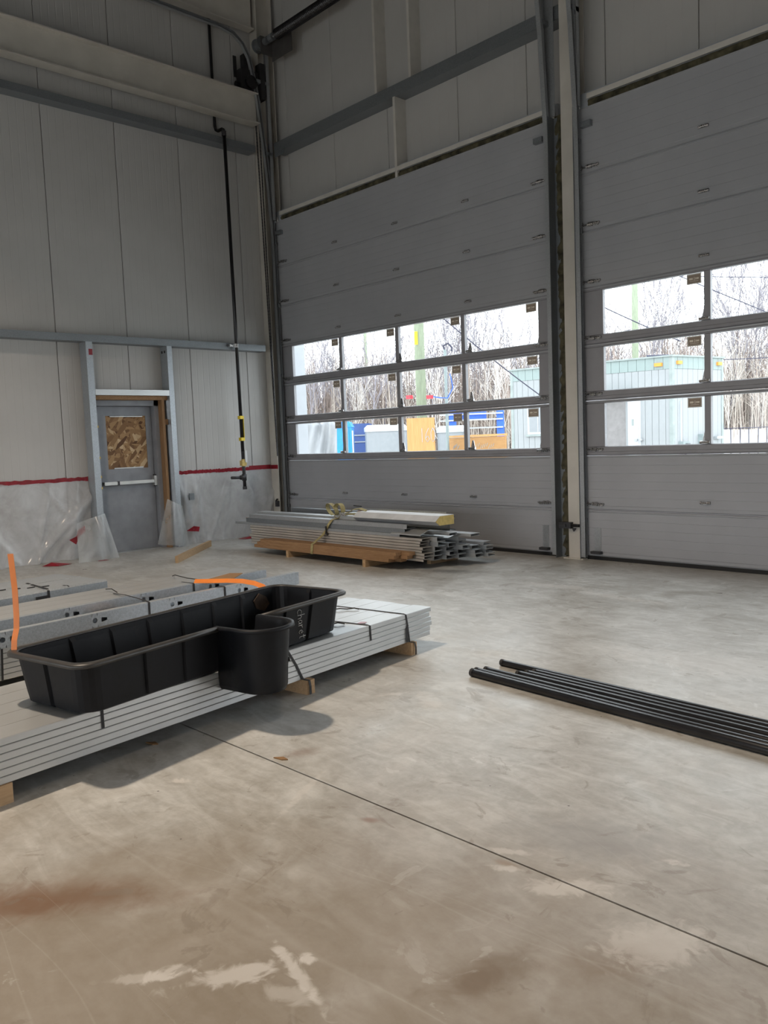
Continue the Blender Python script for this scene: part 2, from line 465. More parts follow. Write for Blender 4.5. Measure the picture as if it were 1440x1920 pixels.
# ------------------------------------------------------------------ mesh tools
class MB:
    def __init__(self):
        self.v, self.f, self.mi, self.cur = [], [], [], 0

    def mat(self, i):
        self.cur = i
        return self

    def add(self, vs, fs):
        o = len(self.v)
        self.v += [tuple(p) for p in vs]
        for f in fs:
            self.f.append(tuple(i + o for i in f))
            self.mi.append(self.cur)
        return self

    def box(self, x0, y0, z0, x1, y1, z1):
        vs = [(x0, y0, z0), (x1, y0, z0), (x1, y1, z0), (x0, y1, z0), (x0, y0, z1), (x1, y0, z1), (x1, y1, z1), (x0, y1, z1)]
        return self.add(vs, [(0, 3, 2, 1), (4, 5, 6, 7), (0, 1, 5, 4), (1, 2, 6, 5), (2, 3, 7, 6), (3, 0, 4, 7)])

    def prism(self, poly, p0, a, b, ext):
        """2-D polygon (u,v) -> p0+u*a+v*b, pushed along ext"""
        p0, a, b, ext = Vector(p0), Vector(a), Vector(b), Vector(ext)
        n = len(poly)
        lo = [p0 + a * u + b * w for u, w in poly]
        hi = [p + ext for p in lo]
        fs = [tuple(range(n))[::-1], tuple(range(n, 2 * n))]
        fs += [(i, (i + 1) % n, n + (i + 1) % n, n + i) for i in range(n)]
        return self.add(lo + hi, fs)

    def sweep(self, prof, pts, side):
        """profile (u,v): u along fixed vector side, v along the path normal"""
        side = Vector(side).normalized()
        pts = [Vector(p) for p in pts]
        n = len(prof)
        vs = []
        for i, p in enumerate(pts):
            tg = (pts[min(i + 1, len(pts) - 1)] - pts[max(i - 1, 0)]).normalized()
            nr = side.cross(tg).normalized()
            vs += [p + side * u + nr * w for u, w in prof]
        fs = [tuple(range(n)), tuple(range((len(pts) - 1) * n, len(pts) * n))[::-1]]
        for i in range(len(pts) - 1):
            for k in range(n):
                a, b = i * n + k, i * n + (k + 1) % n
                fs.append((a, a + n, b + n, b))
        return self.add(vs, fs)

    def tube(self, pts, r, n=8, caps=True):
        pts = [Vector(p) for p in pts]
        rs = r if isinstance(r, (list, tuple)) else [r] * len(pts)
        vs, fs = [], []
        ref = None
        for i, p in enumerate(pts):
            tg = (pts[min(i + 1, len(pts) - 1)] - pts[max(i - 1, 0)]).normalized()
            if ref is None:
                ref = Vector((0, 0, 1)) if abs(tg.z) < 0.9 else Vector((1, 0, 0))
            x = (ref - tg * ref.dot(tg))
            if x.length < 1e-5:
                x = Vector((0, 1, 0)).cross(tg)
            x.normalize()
            ref = x
            y = tg.cross(x)
            for k in range(n):
                a = 2 * math.pi * k / n
                vs.append(p + (x * math.cos(a) + y * math.sin(a)) * rs[i])
        for i in range(len(pts) - 1):
            for k in range(n):
                a, b = i * n + k, i * n + (k + 1) % n
                fs.append((a, b, b + n, a + n))
        if caps:
            fs.append(tuple(range(n))[::-1])
            fs.append(tuple(range((len(pts) - 1) * n, len(pts) * n)))
        return self.add(vs, fs)

    def ribbon(self, pts, wv, th=0.002):
        """flat strap along pts, wv = width vector(s)"""
        pts = [Vector(p) for p in pts]
        wvs = wv if isinstance(wv, list) else [wv] * len(pts)
        vs, fs = [], []
        for i, p in enumerate(pts):
            tg = (pts[min(i + 1, len(pts) - 1)] - pts[max(i - 1, 0)]).normalized()
            w = Vector(wvs[i])
            nr = tg.cross(w).normalized() * th * 0.5
            vs += [p - w / 2 - nr, p + w / 2 - nr, p + w / 2 + nr, p - w / 2 + nr]
        for i in range(len(pts) - 1):
            for k in range(4):
                a, b = i * 4 + k, i * 4 + (k + 1) % 4
                fs.append((a, b, b + 4, a + 4))
        e = (len(pts) - 1) * 4
        fs += [(3, 2, 1, 0), (e, e + 1, e + 2, e + 3)]
        return self.add(vs, fs)

    def grid(self, fn, nu, nv):
        vs = [fn(i / nu, j / nv) for i in range(nu + 1) for j in range(nv + 1)]
        fs = []
        for i in range(nu):
            for j in range(nv):
                a = i * (nv + 1) + j
                fs.append((a, a + 1, a + nv + 2, a + nv + 1))
        return self.add(vs, fs)

    def build(self, name, mats, parent=None, smooth=False, centre=True, solid=0.0):
        if isinstance(mats, str):
            mats = [mats]
        xs = [p[0] for p in self.v]
        ys = [p[1] for p in self.v]
        zs = [p[2] for p in self.v]
        o = Vector(((min(xs) + max(xs)) / 2, (min(ys) + max(ys)) / 2, min(zs))) if centre else Vector((0, 0, 0))
        me = bpy.data.meshes.new(name)
        me.from_pydata([(p[0] - o.x, p[1] - o.y, p[2] - o.z) for p in self.v], [], self.f)
        for m in mats:
            me.materials.append(MATS[m])
        if len(mats) > 1:
            me.polygons.foreach_set('material_index', self.mi)
        bm = bmesh.new()
        bm.from_mesh(me)
        bmesh.ops.recalc_face_normals(bm, faces=bm.faces)
        bm.to_mesh(me)
        bm.free()
        if smooth:
            me.polygons.foreach_set('use_smooth', [True] * len(me.polygons))
        ob = bpy.data.objects.new(name, me)
        COL.objects.link(ob)
        base = Vector((0, 0, 0))
        p = parent
        while p is not None:
            base += p.location
            p = p.parent
        ob.location = o - base
        if parent is not None:
            ob.parent = parent
        if solid:
            md = ob.modifiers.new('thickness', 'SOLIDIFY')
            md.thickness = solid
            md.offset = 0
        return ob


def tag(o, label, cat=None, group=None, kind=None):
    o['label'] = label
    if cat:
        o['category'] = cat
    if group:
        o['group'] = group
    if kind:
        o['kind'] = kind
    return o


def thing(name, loc, label, cat=None, group=None, kind=None):
    o = bpy.data.objects.new(name, None)
    o.empty_display_size = 0.1
    COL.objects.link(o)
    o.location = loc
    return tag(o, label, cat, group, kind)


def dup(root, loc, rotz=0.0, label=None):
    r = root.copy()
    COL.objects.link(r)
    r.location = loc
    r.rotation_euler = (0, 0, rotz)
    if label:
        r['label'] = label
    for ch in root.children:
        c = ch.copy()
        COL.objects.link(c)
        c.parent = r
        for g in ch.children:
            d = g.copy()
            COL.objects.link(d)
            d.parent = c
    return r


def share(mesh_ob, name, loc, parent=None):
    """another object on the same mesh"""
    o = bpy.data.objects.new(name, mesh_ob.data)
    COL.objects.link(o)
    o.location = loc
    o.parent = parent
    return o


ORD = ['first', 'second', 'third', 'fourth', 'fifth', 'sixth', 'seventh', 'eighth', 'ninth', 'tenth']

# ------------------------------------------------------------------ shell dimensions
G = -0.0745          # front plane of left-wall girts
XL, YB, ZT = -0.27, 0.20, 9.0      # inner panel planes and roof
XR, YF = 17.5, -16.0
DW, DX2 = 5.038, 5.537               # door width, left edge of second door
JOINTS = [0.035, 0.558, 1.168, 1.778, 2.388, 2.998, 3.608, 4.218, 4.92]

# floor : two slabs either side of a saw-cut joint
JY = lambda x: -5.939 + 0.0187 * (x - 6.863)
fl = MB().box(-0.6, YF - 0.3, -0.30, XR + 0.3, 0.45, -0.08).build('floor', 'black_matte')
tag(fl, 'smooth trowelled concrete floor of the bay with saw cut joint and brown stains', kind='structure')
q = 0.0045
sl = MB().prism([(-0.45, JY(-0.45) + q), (XR + 0.2, JY(XR + 0.2) + q), (XR + 0.2, 0.45), (-0.45, 0.45)], (0, 0, -0.08), (1, 0, 0), (0, 1, 0), (0, 0, 0.08)).build('slab', 'concrete_floor', fl)
sl = MB().prism([(-0.45, YF - 0.2), (XR + 0.2, YF - 0.2), (XR + 0.2, JY(XR + 0.2) - q), (-0.45, JY(-0.45) - q)], (0, 0, -0.08), (1, 0, 0), (0, 1, 0), (0, 0, 0.08)).build('slab', 'concrete_floor', fl)


def panel(wall, u0, u1, z0s, ztop, frm, ribs=10, cuts=()):
    """one metal wall panel with shallow grooves; z0s = function of u giving lower edge; frm(u,d,z) -> xyz, d = depth from inner face"""
    g = 0.004
    us, ds = [u0 + g], [0.006]
    us.append(u0 + g + 0.006)
    ds.append(0)
    n = max(1, round((u1 - u0) * ribs))
    for i in range(1, n):
        c = u0 + (u1 - u0) * i / n
        us += [c - 0.010, c - 0.004, c + 0.004, c + 0.010]
        ds += [0, 0.0014, 0.0014, 0]
    us += [u1 - g - 0.006, u1 - g]
    ds += [0, 0.006]
    for c in cuts:      # keep the lower edge square at openings
        if u0 + 0.02 < c < u1 - 0.02:
            k = next(i for i in range(len(us)) if us[i] > c)
            us.insert(k, c)
            ds.insert(k, 0)
    mb = MB()
    for i in range(len(us) - 1):
        zb = z0s((us[i] + us[i + 1]) / 2)
        mb.add([frm(us[i], ds[i], zb), frm(us[i + 1], ds[i + 1], zb), frm(us[i + 1], ds[i + 1], ztop), frm(us[i], ds[i], ztop)], [(0, 1, 2, 3)])
    # returned edges
    zb0, zb1 = z0s(u0 + 0.01), z0s(u1 - 0.01)
    mb.add([frm(u0 + g, 0.006, zb0), frm(u0 + g, 0.09, zb0), frm(u0 + g, 0.09, ztop), frm(u0 + g, 0.006, ztop)], [(0, 1, 2, 3)])
    mb.add([frm(u1 - g, 0.006, zb1), frm(u1 - g, 0.09, zb1), frm(u1 - g, 0.09, ztop), frm(u1 - g, 0.006, ztop)], [(0, 1, 2, 3)])
    return mb.build('panel', 'wall_panel', wall)


# left wall with man-door opening
DY0, DY1, DZ = -3.13, -2.06, 2.20
wl = MB()
wl.box(-0.48, YF, 0, -0.362, DY0, ZT).box(-0.48, DY1, 0, -0.362, 0.2, ZT).box(-0.48, DY0, DZ, -0.362, DY1, ZT)
wl = wl.build('wall_left', 'wall_core')
tag(wl, 'left wall of pale ribbed insulated metal panels', kind='structure')
seams = [YF, -14.52, -13.52, -12.52, -11.52, -10.52, -9.52, -8.52, -7.52, -6.52, -5.52, -4.52, -3.52, -2.515, -1.535, -0.53, 0.2]


def z0left(u):
    return DZ if DY0 < u < DY1 else 0.0


for a, b in zip(seams[:-1], seams[1:]):
    panel(wl, a, b, z0left, ZT, lambda u, dd, z: (XL - dd, u, z), cuts=(DY0, DY1))

# door wall (far side), right wall, near wall, ceiling
OPEN = [(-0.05, DW + 0.05), (DX2 - 0.05, DX2 + DW + 0.05), (11.074 - 0.05, 11.074 + DW + 0.05)]  # last opening is added out of view, left doorless to let daylight in
OZ = 4.97
wb = MB()
edges = [-0.48] + [e for o in OPEN for e in o] + [XR + 0.2]
for i in range(0, len(edges), 2):
    wb.box(edges[i], 0.295, 0, edges[i + 1], 0.45, ZT)
for a, b in OPEN:
    wb.box(a, 0.295, OZ if a < 10 else 3.1, b, 0.45, ZT)  # the added opening is kept lower so the upper walls stay dim
    # white reveal linings of each opening, from behind the door leaf to the outer face
for i in range(0, len(edges), 2):
    a, b = edges[i], edges[i + 1]
    if i > 0:
        wb.box(a, 0.052, 0, a + 0.10, 0.295, OZ + 0.12)
    if i < len(edges) - 2:
        wb.box(b - 0.10, 0.052, 0, b, 0.295, OZ + 0.12)
for a, b in OPEN:
    wb.box(a, 0.052, OZ - 0.035, b, 0.295, OZ + 0.12)
wb = wb.build('wall_back', 'exterior_white')
tag(wb, 'far wall of pale metal panels holding the tall overhead doors', kind='structure')
bx = [-0.27, 0.10, 1.2, 2.33, 3.60, 4.665, 5.70, 6.743, 7.80, 8.86, 9.92, 10.98, 12.0, 13.0, 14.0, 15.0, 16.2, XR]


def z0back(u):
    for a, b in OPEN:
        if a - 0.02 < u < b + 0.02:
            return OZ + 0.08
    return 0.0


for a, b in zip(bx[:-1], bx[1:]):
    panel(wb, a, b, z0back, ZT, lambda u, dd, z: (u, YB + dd, z), ribs=6, cuts=[c + e for o in OPEN for c, e in ((o[0], -0.02), (o[1], 0.02))])
wr = tag(MB().box(XR, YF, 0, XR + 0.2, 0.2, ZT).build('wall_right', 'wall_panel'), 'right wall of the bay behind the frame', kind='structure')
# unseen near wall, with open doorways added to let in fill daylight
wn = MB()
ex = [-0.48, 0.6, 5.6, 6.4, 11.4, 12.2, 17.2, XR + 0.2]
for i in range(0, len(ex), 2):
    wn.box(ex[i], YF - 0.2, 0, ex[i + 1], YF, ZT)
for i in range(1, len(ex) - 1, 2):
    wn.box(ex[i], YF - 0.2, 2.7, ex[i + 1], YF, ZT)
wn = tag(wn.build('wall_front', 'wall_panel'), 'near wall of the bay behind the camera with openings added for fill light', kind='structure')
ce = tag(MB().box(-0.48, YF - 0.2, ZT, XR + 0.2, 0.45, ZT + 0.2).build('ceiling', 'ceiling_sheet'), 'sheet metal ceiling high above the bay', kind='structure')

# ------------------------------------------------------------------ steel framing
CH = lambda w, h, t, lip=0.02: [(0, 0), (w, 0), (w, lip), (w - t, lip), (w - t, t), (t, t), (t, h - t), (w - t, h - t), (w - t, h - lip), (w, h - lip), (w, h), (0, h)]


def girt_left(z0, z1, y0, y1, label):
    # Z girt: tall front flange, web lying flat back to the wall
    prof = [(XL, z0), (G, z0), (G, z1), (G - 0.022, z1), (G - 0.022, z1 - 0.004), (G - 0.004, z1 - 0.004), (G - 0.004, z0 + 0.004), (XL, z0 + 0.004)]
    o = MB().prism(prof, (0, y0, 0), (1, 0, 0), (0, 0, 1), (0, y1 - y0, 0)).build('steel_girt', 'galv_dark')
    return tag(o, label, 'steel girt', 'horizontal wall girts')


girt_left(2.895, 2.99, -9.0, -0.30, 'galvanised girt across left wall just above the boarded door')
girt_left(5.925, 6.025, -9.0, -0.30, 'galvanised girt high on left wall under the cream beam')
prof = [(YB, 5.95), (0.0, 5.95), (0.0, 6.10), (0.03, 6.10), (0.03, 6.094), (0.006, 6.094), (0.006, 5.956), (YB, 5.956)]
o = MB().prism(prof, (0.0, 0, 0), (0, 1, 0), (0, 0, 1), (5.28, 0, 0))
o.box(0.03, -0.012, 5.88, 0.25, 0.0, 5.955)
tag(o.build('steel_girt', 'galv_dark'), 'galvanised girt across far wall above the left overhead door', 'steel girt', 'horizontal wall girts')

# posts beside the man door
for (y0, y1, lab) in ((-3.215, -3.125, 'galvanised post left of boarded door with red tape patch near top'), (-2.022, -1.945, 'galvanised post right of boarded door with punched web')):
    t = thing('steel_post', (-0.17, (y0 + y1) / 2, 0), lab, 'steel post', 'posts framing the boarded door')
    w = y1 - y0
    d = G - XL
    # C section, web on the -y side, open towards +y
    prof = [(0, 0), (d, 0), (d, w), (d - 0.02, w), (d - 0.02, w - 0.004), (d - 0.004, w - 0.004), (d - 0.004, 0.004), (0.004, 0.004), (0.004, w), (0, w)]
    MB().prism(prof, (XL + 0.001, y0, 0.0), (1, 0, 0), (0, 1, 0), (0, 0, 2.895)).build('channel', 'galv_spangle', t)
    if y0 < -3:
        MB().box(G - 0.001, y0 + 0.035, 2.72, G + 0.003, y1 - 0.003, 2.80).build('tape_patch', 'tape_red', t)
    else:
        for xx in (-0.235, -0.16):
            MB().box(xx, y0 - 0.003, 2.80, xx + 0.035, y0 + 0.001, 2.835).build('punched_hole', 'black_matte', t)
    MB().box(XL + 0.01, y0 - 0.02, 0.0, G - 0.01, y0, 0.006).build('foot_plate', 'galv', t)
    if y0 < -3:  # dribbles of expanding foam along the flange edge
        for zz in (1.75, 1.33, 1.07, 0.92):
            MB().box(G - 0.01, y1 - 0.004, zz, G + 0.004, y1 + 0.012, zz + 0.03).build('foam_blob', 'foam_core', t)

# header channel over the man door
hd = MB().prism([(-0.25, 2.19), (G, 2.19), (G, 2.267), (G - 0.004, 2.267), (G - 0.004, 2.194), (-0.25, 2.194)], (0, -3.122, 0), (1, 0, 0), (0, 0, 1), (0, 1.098, 0))
tag(hd.build('door_header', 'galv_stud'), 'bright galvanised header channel spanning the two posts above door', 'steel header')

# man door
d1 = thing('door_1', (-0.33, -2.62, 0), 'grey steel exit door with boarded window and push bar', kind='structure')
fr = MB()
fr.box(-0.40, -3.128, 0, -0.24, -3.075, 2.13).box(-0.40, -2.19, 0, -0.24, -2.125, 2.13).box(-0.40, -3.128, 2.055, -0.24, -2.125, 2.13)
fr.box(-0.37, -2.205, 0, -0.355, -2.19, 2.055).box(-0.37, -3.075, 2.04, -0.355, -2.19, 2.055)
fr.build('door_frame', 'door_paint', d1)
lf = MB()
lf.box(-0.392, -3.07, 0.012, -0.342, -2.2, 1.175).box(-0.392, -3.07, 1.92, -0.342, -2.2, 2.045).box(-0.392, -3.07, 1.175, -0.342, -2.885, 1.92).box(-0.392, -2.285, 1.175, -0.342, -2.2, 1.92)
lf = lf.build('door_leaf', 'door_paint', d1)
MB().box(-0.385, -2.885, 1.175, -0.352, -2.285, 1.92).build('osb_board', 'osb', lf)
MB().box(-0.345, -2.80, 1.178, -0.338, -2.36, 1.192).box(-0.345, -2.82, 1.905, -0.338, -2.33, 1.915).build('glazing_bead', 'galv_stud', lf)
pb = MB().box(-0.342, -2.99, 0.955, -0.27, -2.24, 1.0).build('push_bar', 'bright_steel', lf)
MB().box(-0.342, -2.235, 0.915, -0.268, -2.175, 1.055).build('latch_box', 'bright_steel', lf)
MB().box(-0.345, -2.215, 0.90, -0.30, -2.165, 1.07).build('latch_plate', 'black_matte', lf)
MB().box(-0.30, -2.80, 0.95, -0.266, -2.77, 1.005).build('bar_band', 'dark_steel', lf)
MB().box(-0.40, -3.07, 0, -0.25, -2.2, 0.012).build('threshold', 'galv', d1)
MB().box(-0.30, -2.125, 0, -0.13, -2.085, 2.13).build('jamb_timber', 'lumber_z', d1)
MB().box(-0.30, -3.122, 2.132, -0.13, -2.03, 2.188).build('head_timber', 'lumber_brown', d1)
MB().box(-0.24, -2.085, 1.78, -0.15, -2.03, 1.86).build('blocking_timber', 'lumber_brown', d1)

# cream beams along the left wall
def ibeam(x0, x1, y0, y1, z0, z1, tf, tw):
    xc = (x0 + x1) / 2
    return MB().prism([(x0, z0), (x1, z0), (x1, z0 + tf), (xc + tw, z0 + tf), (xc + tw, z1 - tf), (x1, z1 - tf), (x1, z1), (x0, z1), (x0, z1 - tf), (xc - tw, z1 - tf), (xc - tw, z0 + tf), (x0, z0 + tf)],
                      (0, y0, 0), (1, 0, 0), (0, 0, 1), (0, y1 - y0, 0))


tag(ibeam(-0.19, 0.0, -9, -0.245, 6.34, 6.79, 0.016, 0.005).build('steel_beam', 'cream_paint'), 'cream painted I beam running high along the left wall', 'steel beam', 'cream beams on left wall')
tag(ibeam(-0.19, -0.04, -9, -0.24, 7.74, 8.3, 0.016, 0.005).build('steel_beam', 'cream_paint'), 'upper cream beam in the top corner above the curved track', 'steel beam', 'cream beams on left wall')

# columns: corner and between doors
cc = MB()
cc.box(-0.262, -0.175, 0, -0.075, -0.163, ZT).box(-0.175, -0.163, 0, -0.165, 0.10, ZT).box(-0.262, 0.10, 0, -0.06, 0.112, ZT)
tag(cc.build('steel_column', 'cream_paint'), 'cream corner column where left wall meets the overhead door', 'steel column', 'cream columns')
cc = thing('steel_column', (5.375, 0.0, 0), 'cream I column standing between the two overhead doors', 'steel column', 'cream columns')
MB().box(5.298, -0.06, 0.012, 5.448, -0.047, ZT).box(5.368, -0.047, 0.012, 5.378, 0.18, ZT).box(5.298, 0.18, 0.012, 5.448, 0.192, ZT).build('column_shaft', 'cream_paint', cc)
MB().box(5.24, -0.09, 0, 5.50, 0.19, 0.012).build('base_plate', 'cream_paint', cc)

# jamb posts either side of the column, foam packed in the gaps
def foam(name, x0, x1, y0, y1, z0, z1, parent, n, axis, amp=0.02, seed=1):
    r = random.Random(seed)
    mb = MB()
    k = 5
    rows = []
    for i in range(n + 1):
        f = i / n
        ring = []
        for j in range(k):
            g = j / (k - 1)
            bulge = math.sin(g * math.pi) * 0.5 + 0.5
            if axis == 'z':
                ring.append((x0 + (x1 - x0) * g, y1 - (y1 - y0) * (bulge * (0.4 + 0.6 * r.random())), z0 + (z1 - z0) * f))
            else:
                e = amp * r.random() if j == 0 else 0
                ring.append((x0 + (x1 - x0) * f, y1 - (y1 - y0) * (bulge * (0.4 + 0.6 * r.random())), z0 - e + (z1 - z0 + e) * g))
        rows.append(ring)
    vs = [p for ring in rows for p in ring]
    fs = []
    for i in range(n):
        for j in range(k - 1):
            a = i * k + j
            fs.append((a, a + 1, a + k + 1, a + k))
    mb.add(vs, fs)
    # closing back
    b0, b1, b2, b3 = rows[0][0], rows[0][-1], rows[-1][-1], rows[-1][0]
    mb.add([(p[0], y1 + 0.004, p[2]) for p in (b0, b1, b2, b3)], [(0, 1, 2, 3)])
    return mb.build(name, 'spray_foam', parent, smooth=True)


def jamb(x0, x1, lab):
    t = thing('door_jamb', ((x0 + x1) / 2, 0.1, 0), lab, 'door jamb', 'steel door jambs')
    MB().prism([(x0, 0.05), (x0, 0.03), (x1, 0.03), (x1, 0.05)], (0, 0, 0), (1, 0, 0), (0, 1, 0), (0, 0, 5.0)).build('jamb_face', 'white_trim', t)
    return t


ja = jamb(5.13, 5.155, 'cream jamb strip on right side of the left overhead door')
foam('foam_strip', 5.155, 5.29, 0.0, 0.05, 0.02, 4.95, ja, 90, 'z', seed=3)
jb = jamb(5.455, 5.475, 'narrow cream jamb strip on left side of the right overhead door')
foam('foam_strip', 5.449, 5.47, 0.0, 0.03, 0.02, 0.35, jb, 12, 'z', seed=5)
jc = jamb(-0.075, -0.055, 'cream jamb strip between corner column and left overhead door')

# white header angles above each door and ragged foam in the gap below
for i, (a, b) in enumerate(OPEN[:2]):
    nm = 'left' if i == 0 else 'right'
    x0, x1 = a + 0.10, b - 0.03
    t = thing('door_header', ((x0 + x1) / 2, 0.1, 4.99), 'white header angle above the %s overhead door with ragged foam beneath' % nm, 'steel header', 'white headers over the doors')
    MB().prism([(0.0, 5.0), (0.0, 5.055), (YB, 5.055), (YB, 5.049), (0.006, 5.049), (0.006, 5.0)], (x0, 0, 0), (0, 1, 0), (0, 0, 1), (x1 - x0, 0, 0)).build('angle', 'white_trim', t)
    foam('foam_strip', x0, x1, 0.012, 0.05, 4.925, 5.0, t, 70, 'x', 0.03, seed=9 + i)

# white stiffeners on the door wall
for x0, z0, z1, lab in ((2.306, 6.10, ZT, 'white vertical stiffener on upper far wall, left one of the pair'), (2.95, 6.10, ZT, 'white vertical stiffener on upper far wall, right one of the pair'), (2.645, 4.90, 5.95, 'short white stiffener between girt and left door header')):
    mb = MB().prism([(0, 0.0), (0.042, 0.0), (0.042, 0.2), (0.038, 0.2), (0.038, 0.004), (0.004, 0.004), (0.004, 0.05), (0, 0.05)], (x0, -0.004 if z0 < 6 else 0.0, z0), (1, 0, 0), (0, 1, 0), (0, 0, z1 - z0))
    tag(mb.build('wall_stiffener', 'white_trim'), lab, 'steel stiffener', 'white wall stiffeners')

# ------------------------------------------------------------------ overhead sectional doors
HINGE_X = [1.345, 2.60, 3.847]
PANE_X = [(0.212, 1.341), (1.405, 2.526), (2.589, 3.713), (3.773, 4.898)]


def hinge_mesh():
    mb = MB()
    mb.mat(0)
    mb.prism([(-0.028, 0.0), (0.028, 0.0), (0.010, 0.085), (-0.010, 0.085)], (0, -0.006, 0.0), (1, 0, 0), (0, 0, 1), (0, 0.006, 0))
    mb.prism([(-0.028, 0.0), (0.028, 0.0), (0.016, -0.055), (-0.016, -0.055)], (0, -0.010, -0.005), (1, 0, 0), (0, 0, 1), (0, 0.010, 0))
    mb.tube([(-0.042, -0.020, 0.0), (0.042, -0.020, 0.0)], 0.013, 8)
    mb.box(-0.02, -0.03, -0.012, 0.02, 0.0, 0.012)
    for i_, p_ in enumerate(mb.v):
        mb.v[i_] = (p_[0] * 1.25, p_[1] * 1.2, p_[2] * 1.2)
    return mb.build('hinge', 'hinge_metal')


def end_hinge_mesh(s):
    mb = MB()
    for dx in (0.0, 0.075):
        mb.prism([(-0.022, 0.0), (0.022, 0.0), (0.007, 0.095), (-0.007, 0.095)], (s * dx, -0.006, 0.0), (1, 0, 0), (0, 0, 1), (0, 0.006, 0))
        mb.box(s * dx - 0.022, -0.045, -0.02, s * dx + 0.022, 0.0, 0.01)
    mb.tube([(-s * 0.11, -0.040, 0.004), (s * 0.11, -0.040, 0.004)], 0.012, 8)
    mb.tube([(-s * 0.04, -0.040, 0.004), (s * 0.03, -0.040, 0.004)], 0.022, 8)
    mb.tube([(-s * 0.125, -0.040, 0.004), (-s * 0.10, -0.040, 0.004)], 0.028, 10)
    return mb.build('end_hinge', 'hinge_metal')


def sticker_mesh():
    mb = MB()
    mb.mat(0).box(-0.075, -0.0012, -0.05, 0.075, 0, 0.05)
    mb.mat(1).box(-0.064, -0.002, -0.039, 0.064, 0, 0.039)
    mb.mat(2)
    for x0, x1, z0, z1 in ((-0.05, -0.012, -0.008, 0.012), (0.0, 0.006, -0.014, 0.018), (0.014, 0.022, -0.008, 0.012), (0.026, 0.050, -0.006, 0.010), (-0.046, 0.046, -0.024, -0.020)):
        mb.box(x0, -0.0028, z0, x1, 0, z1)
    return mb.build('sticker', ['sticker_border', 'sticker_brown', 'sticker_mark'])


proto = {'hinge': hinge_mesh(), 'end_l': end_hinge_mesh(1), 'end_r': end_hinge_mesh(-1), 'sticker': sticker_mesh()}


def section_profile(z0, z1, top):
    """(y,z) outline: grooved face, dropped bottom rail, small lip on top"""
    P = [(0.045, z0 + 0.002), (0.014, z0 + 0.002), (0.014, z0 + 0.010), (0.004, z0 + 0.018), (0.004, z0 + 0.050), (0.0, z0 + 0.055)]
    z = z0 + 0.055
    n = max(1, round((z1 - 0.02 - z) / 0.087))
    st = (z1 - 0.02 - z) / n
    for i in range(1, n):
        c = z + i * st
        P += [(0.0, c - 0.0035), (0.0020, c - 0.0012), (0.0020, c + 0.0012), (0.0, c + 0.0035)]
    P += [(0.0, z1 - 0.02), (-0.009, z1 - 0.016), (-0.009, z1 - 0.005), (0.0, z1 - 0.001), (0.045, z1 - 0.001)]
    return P


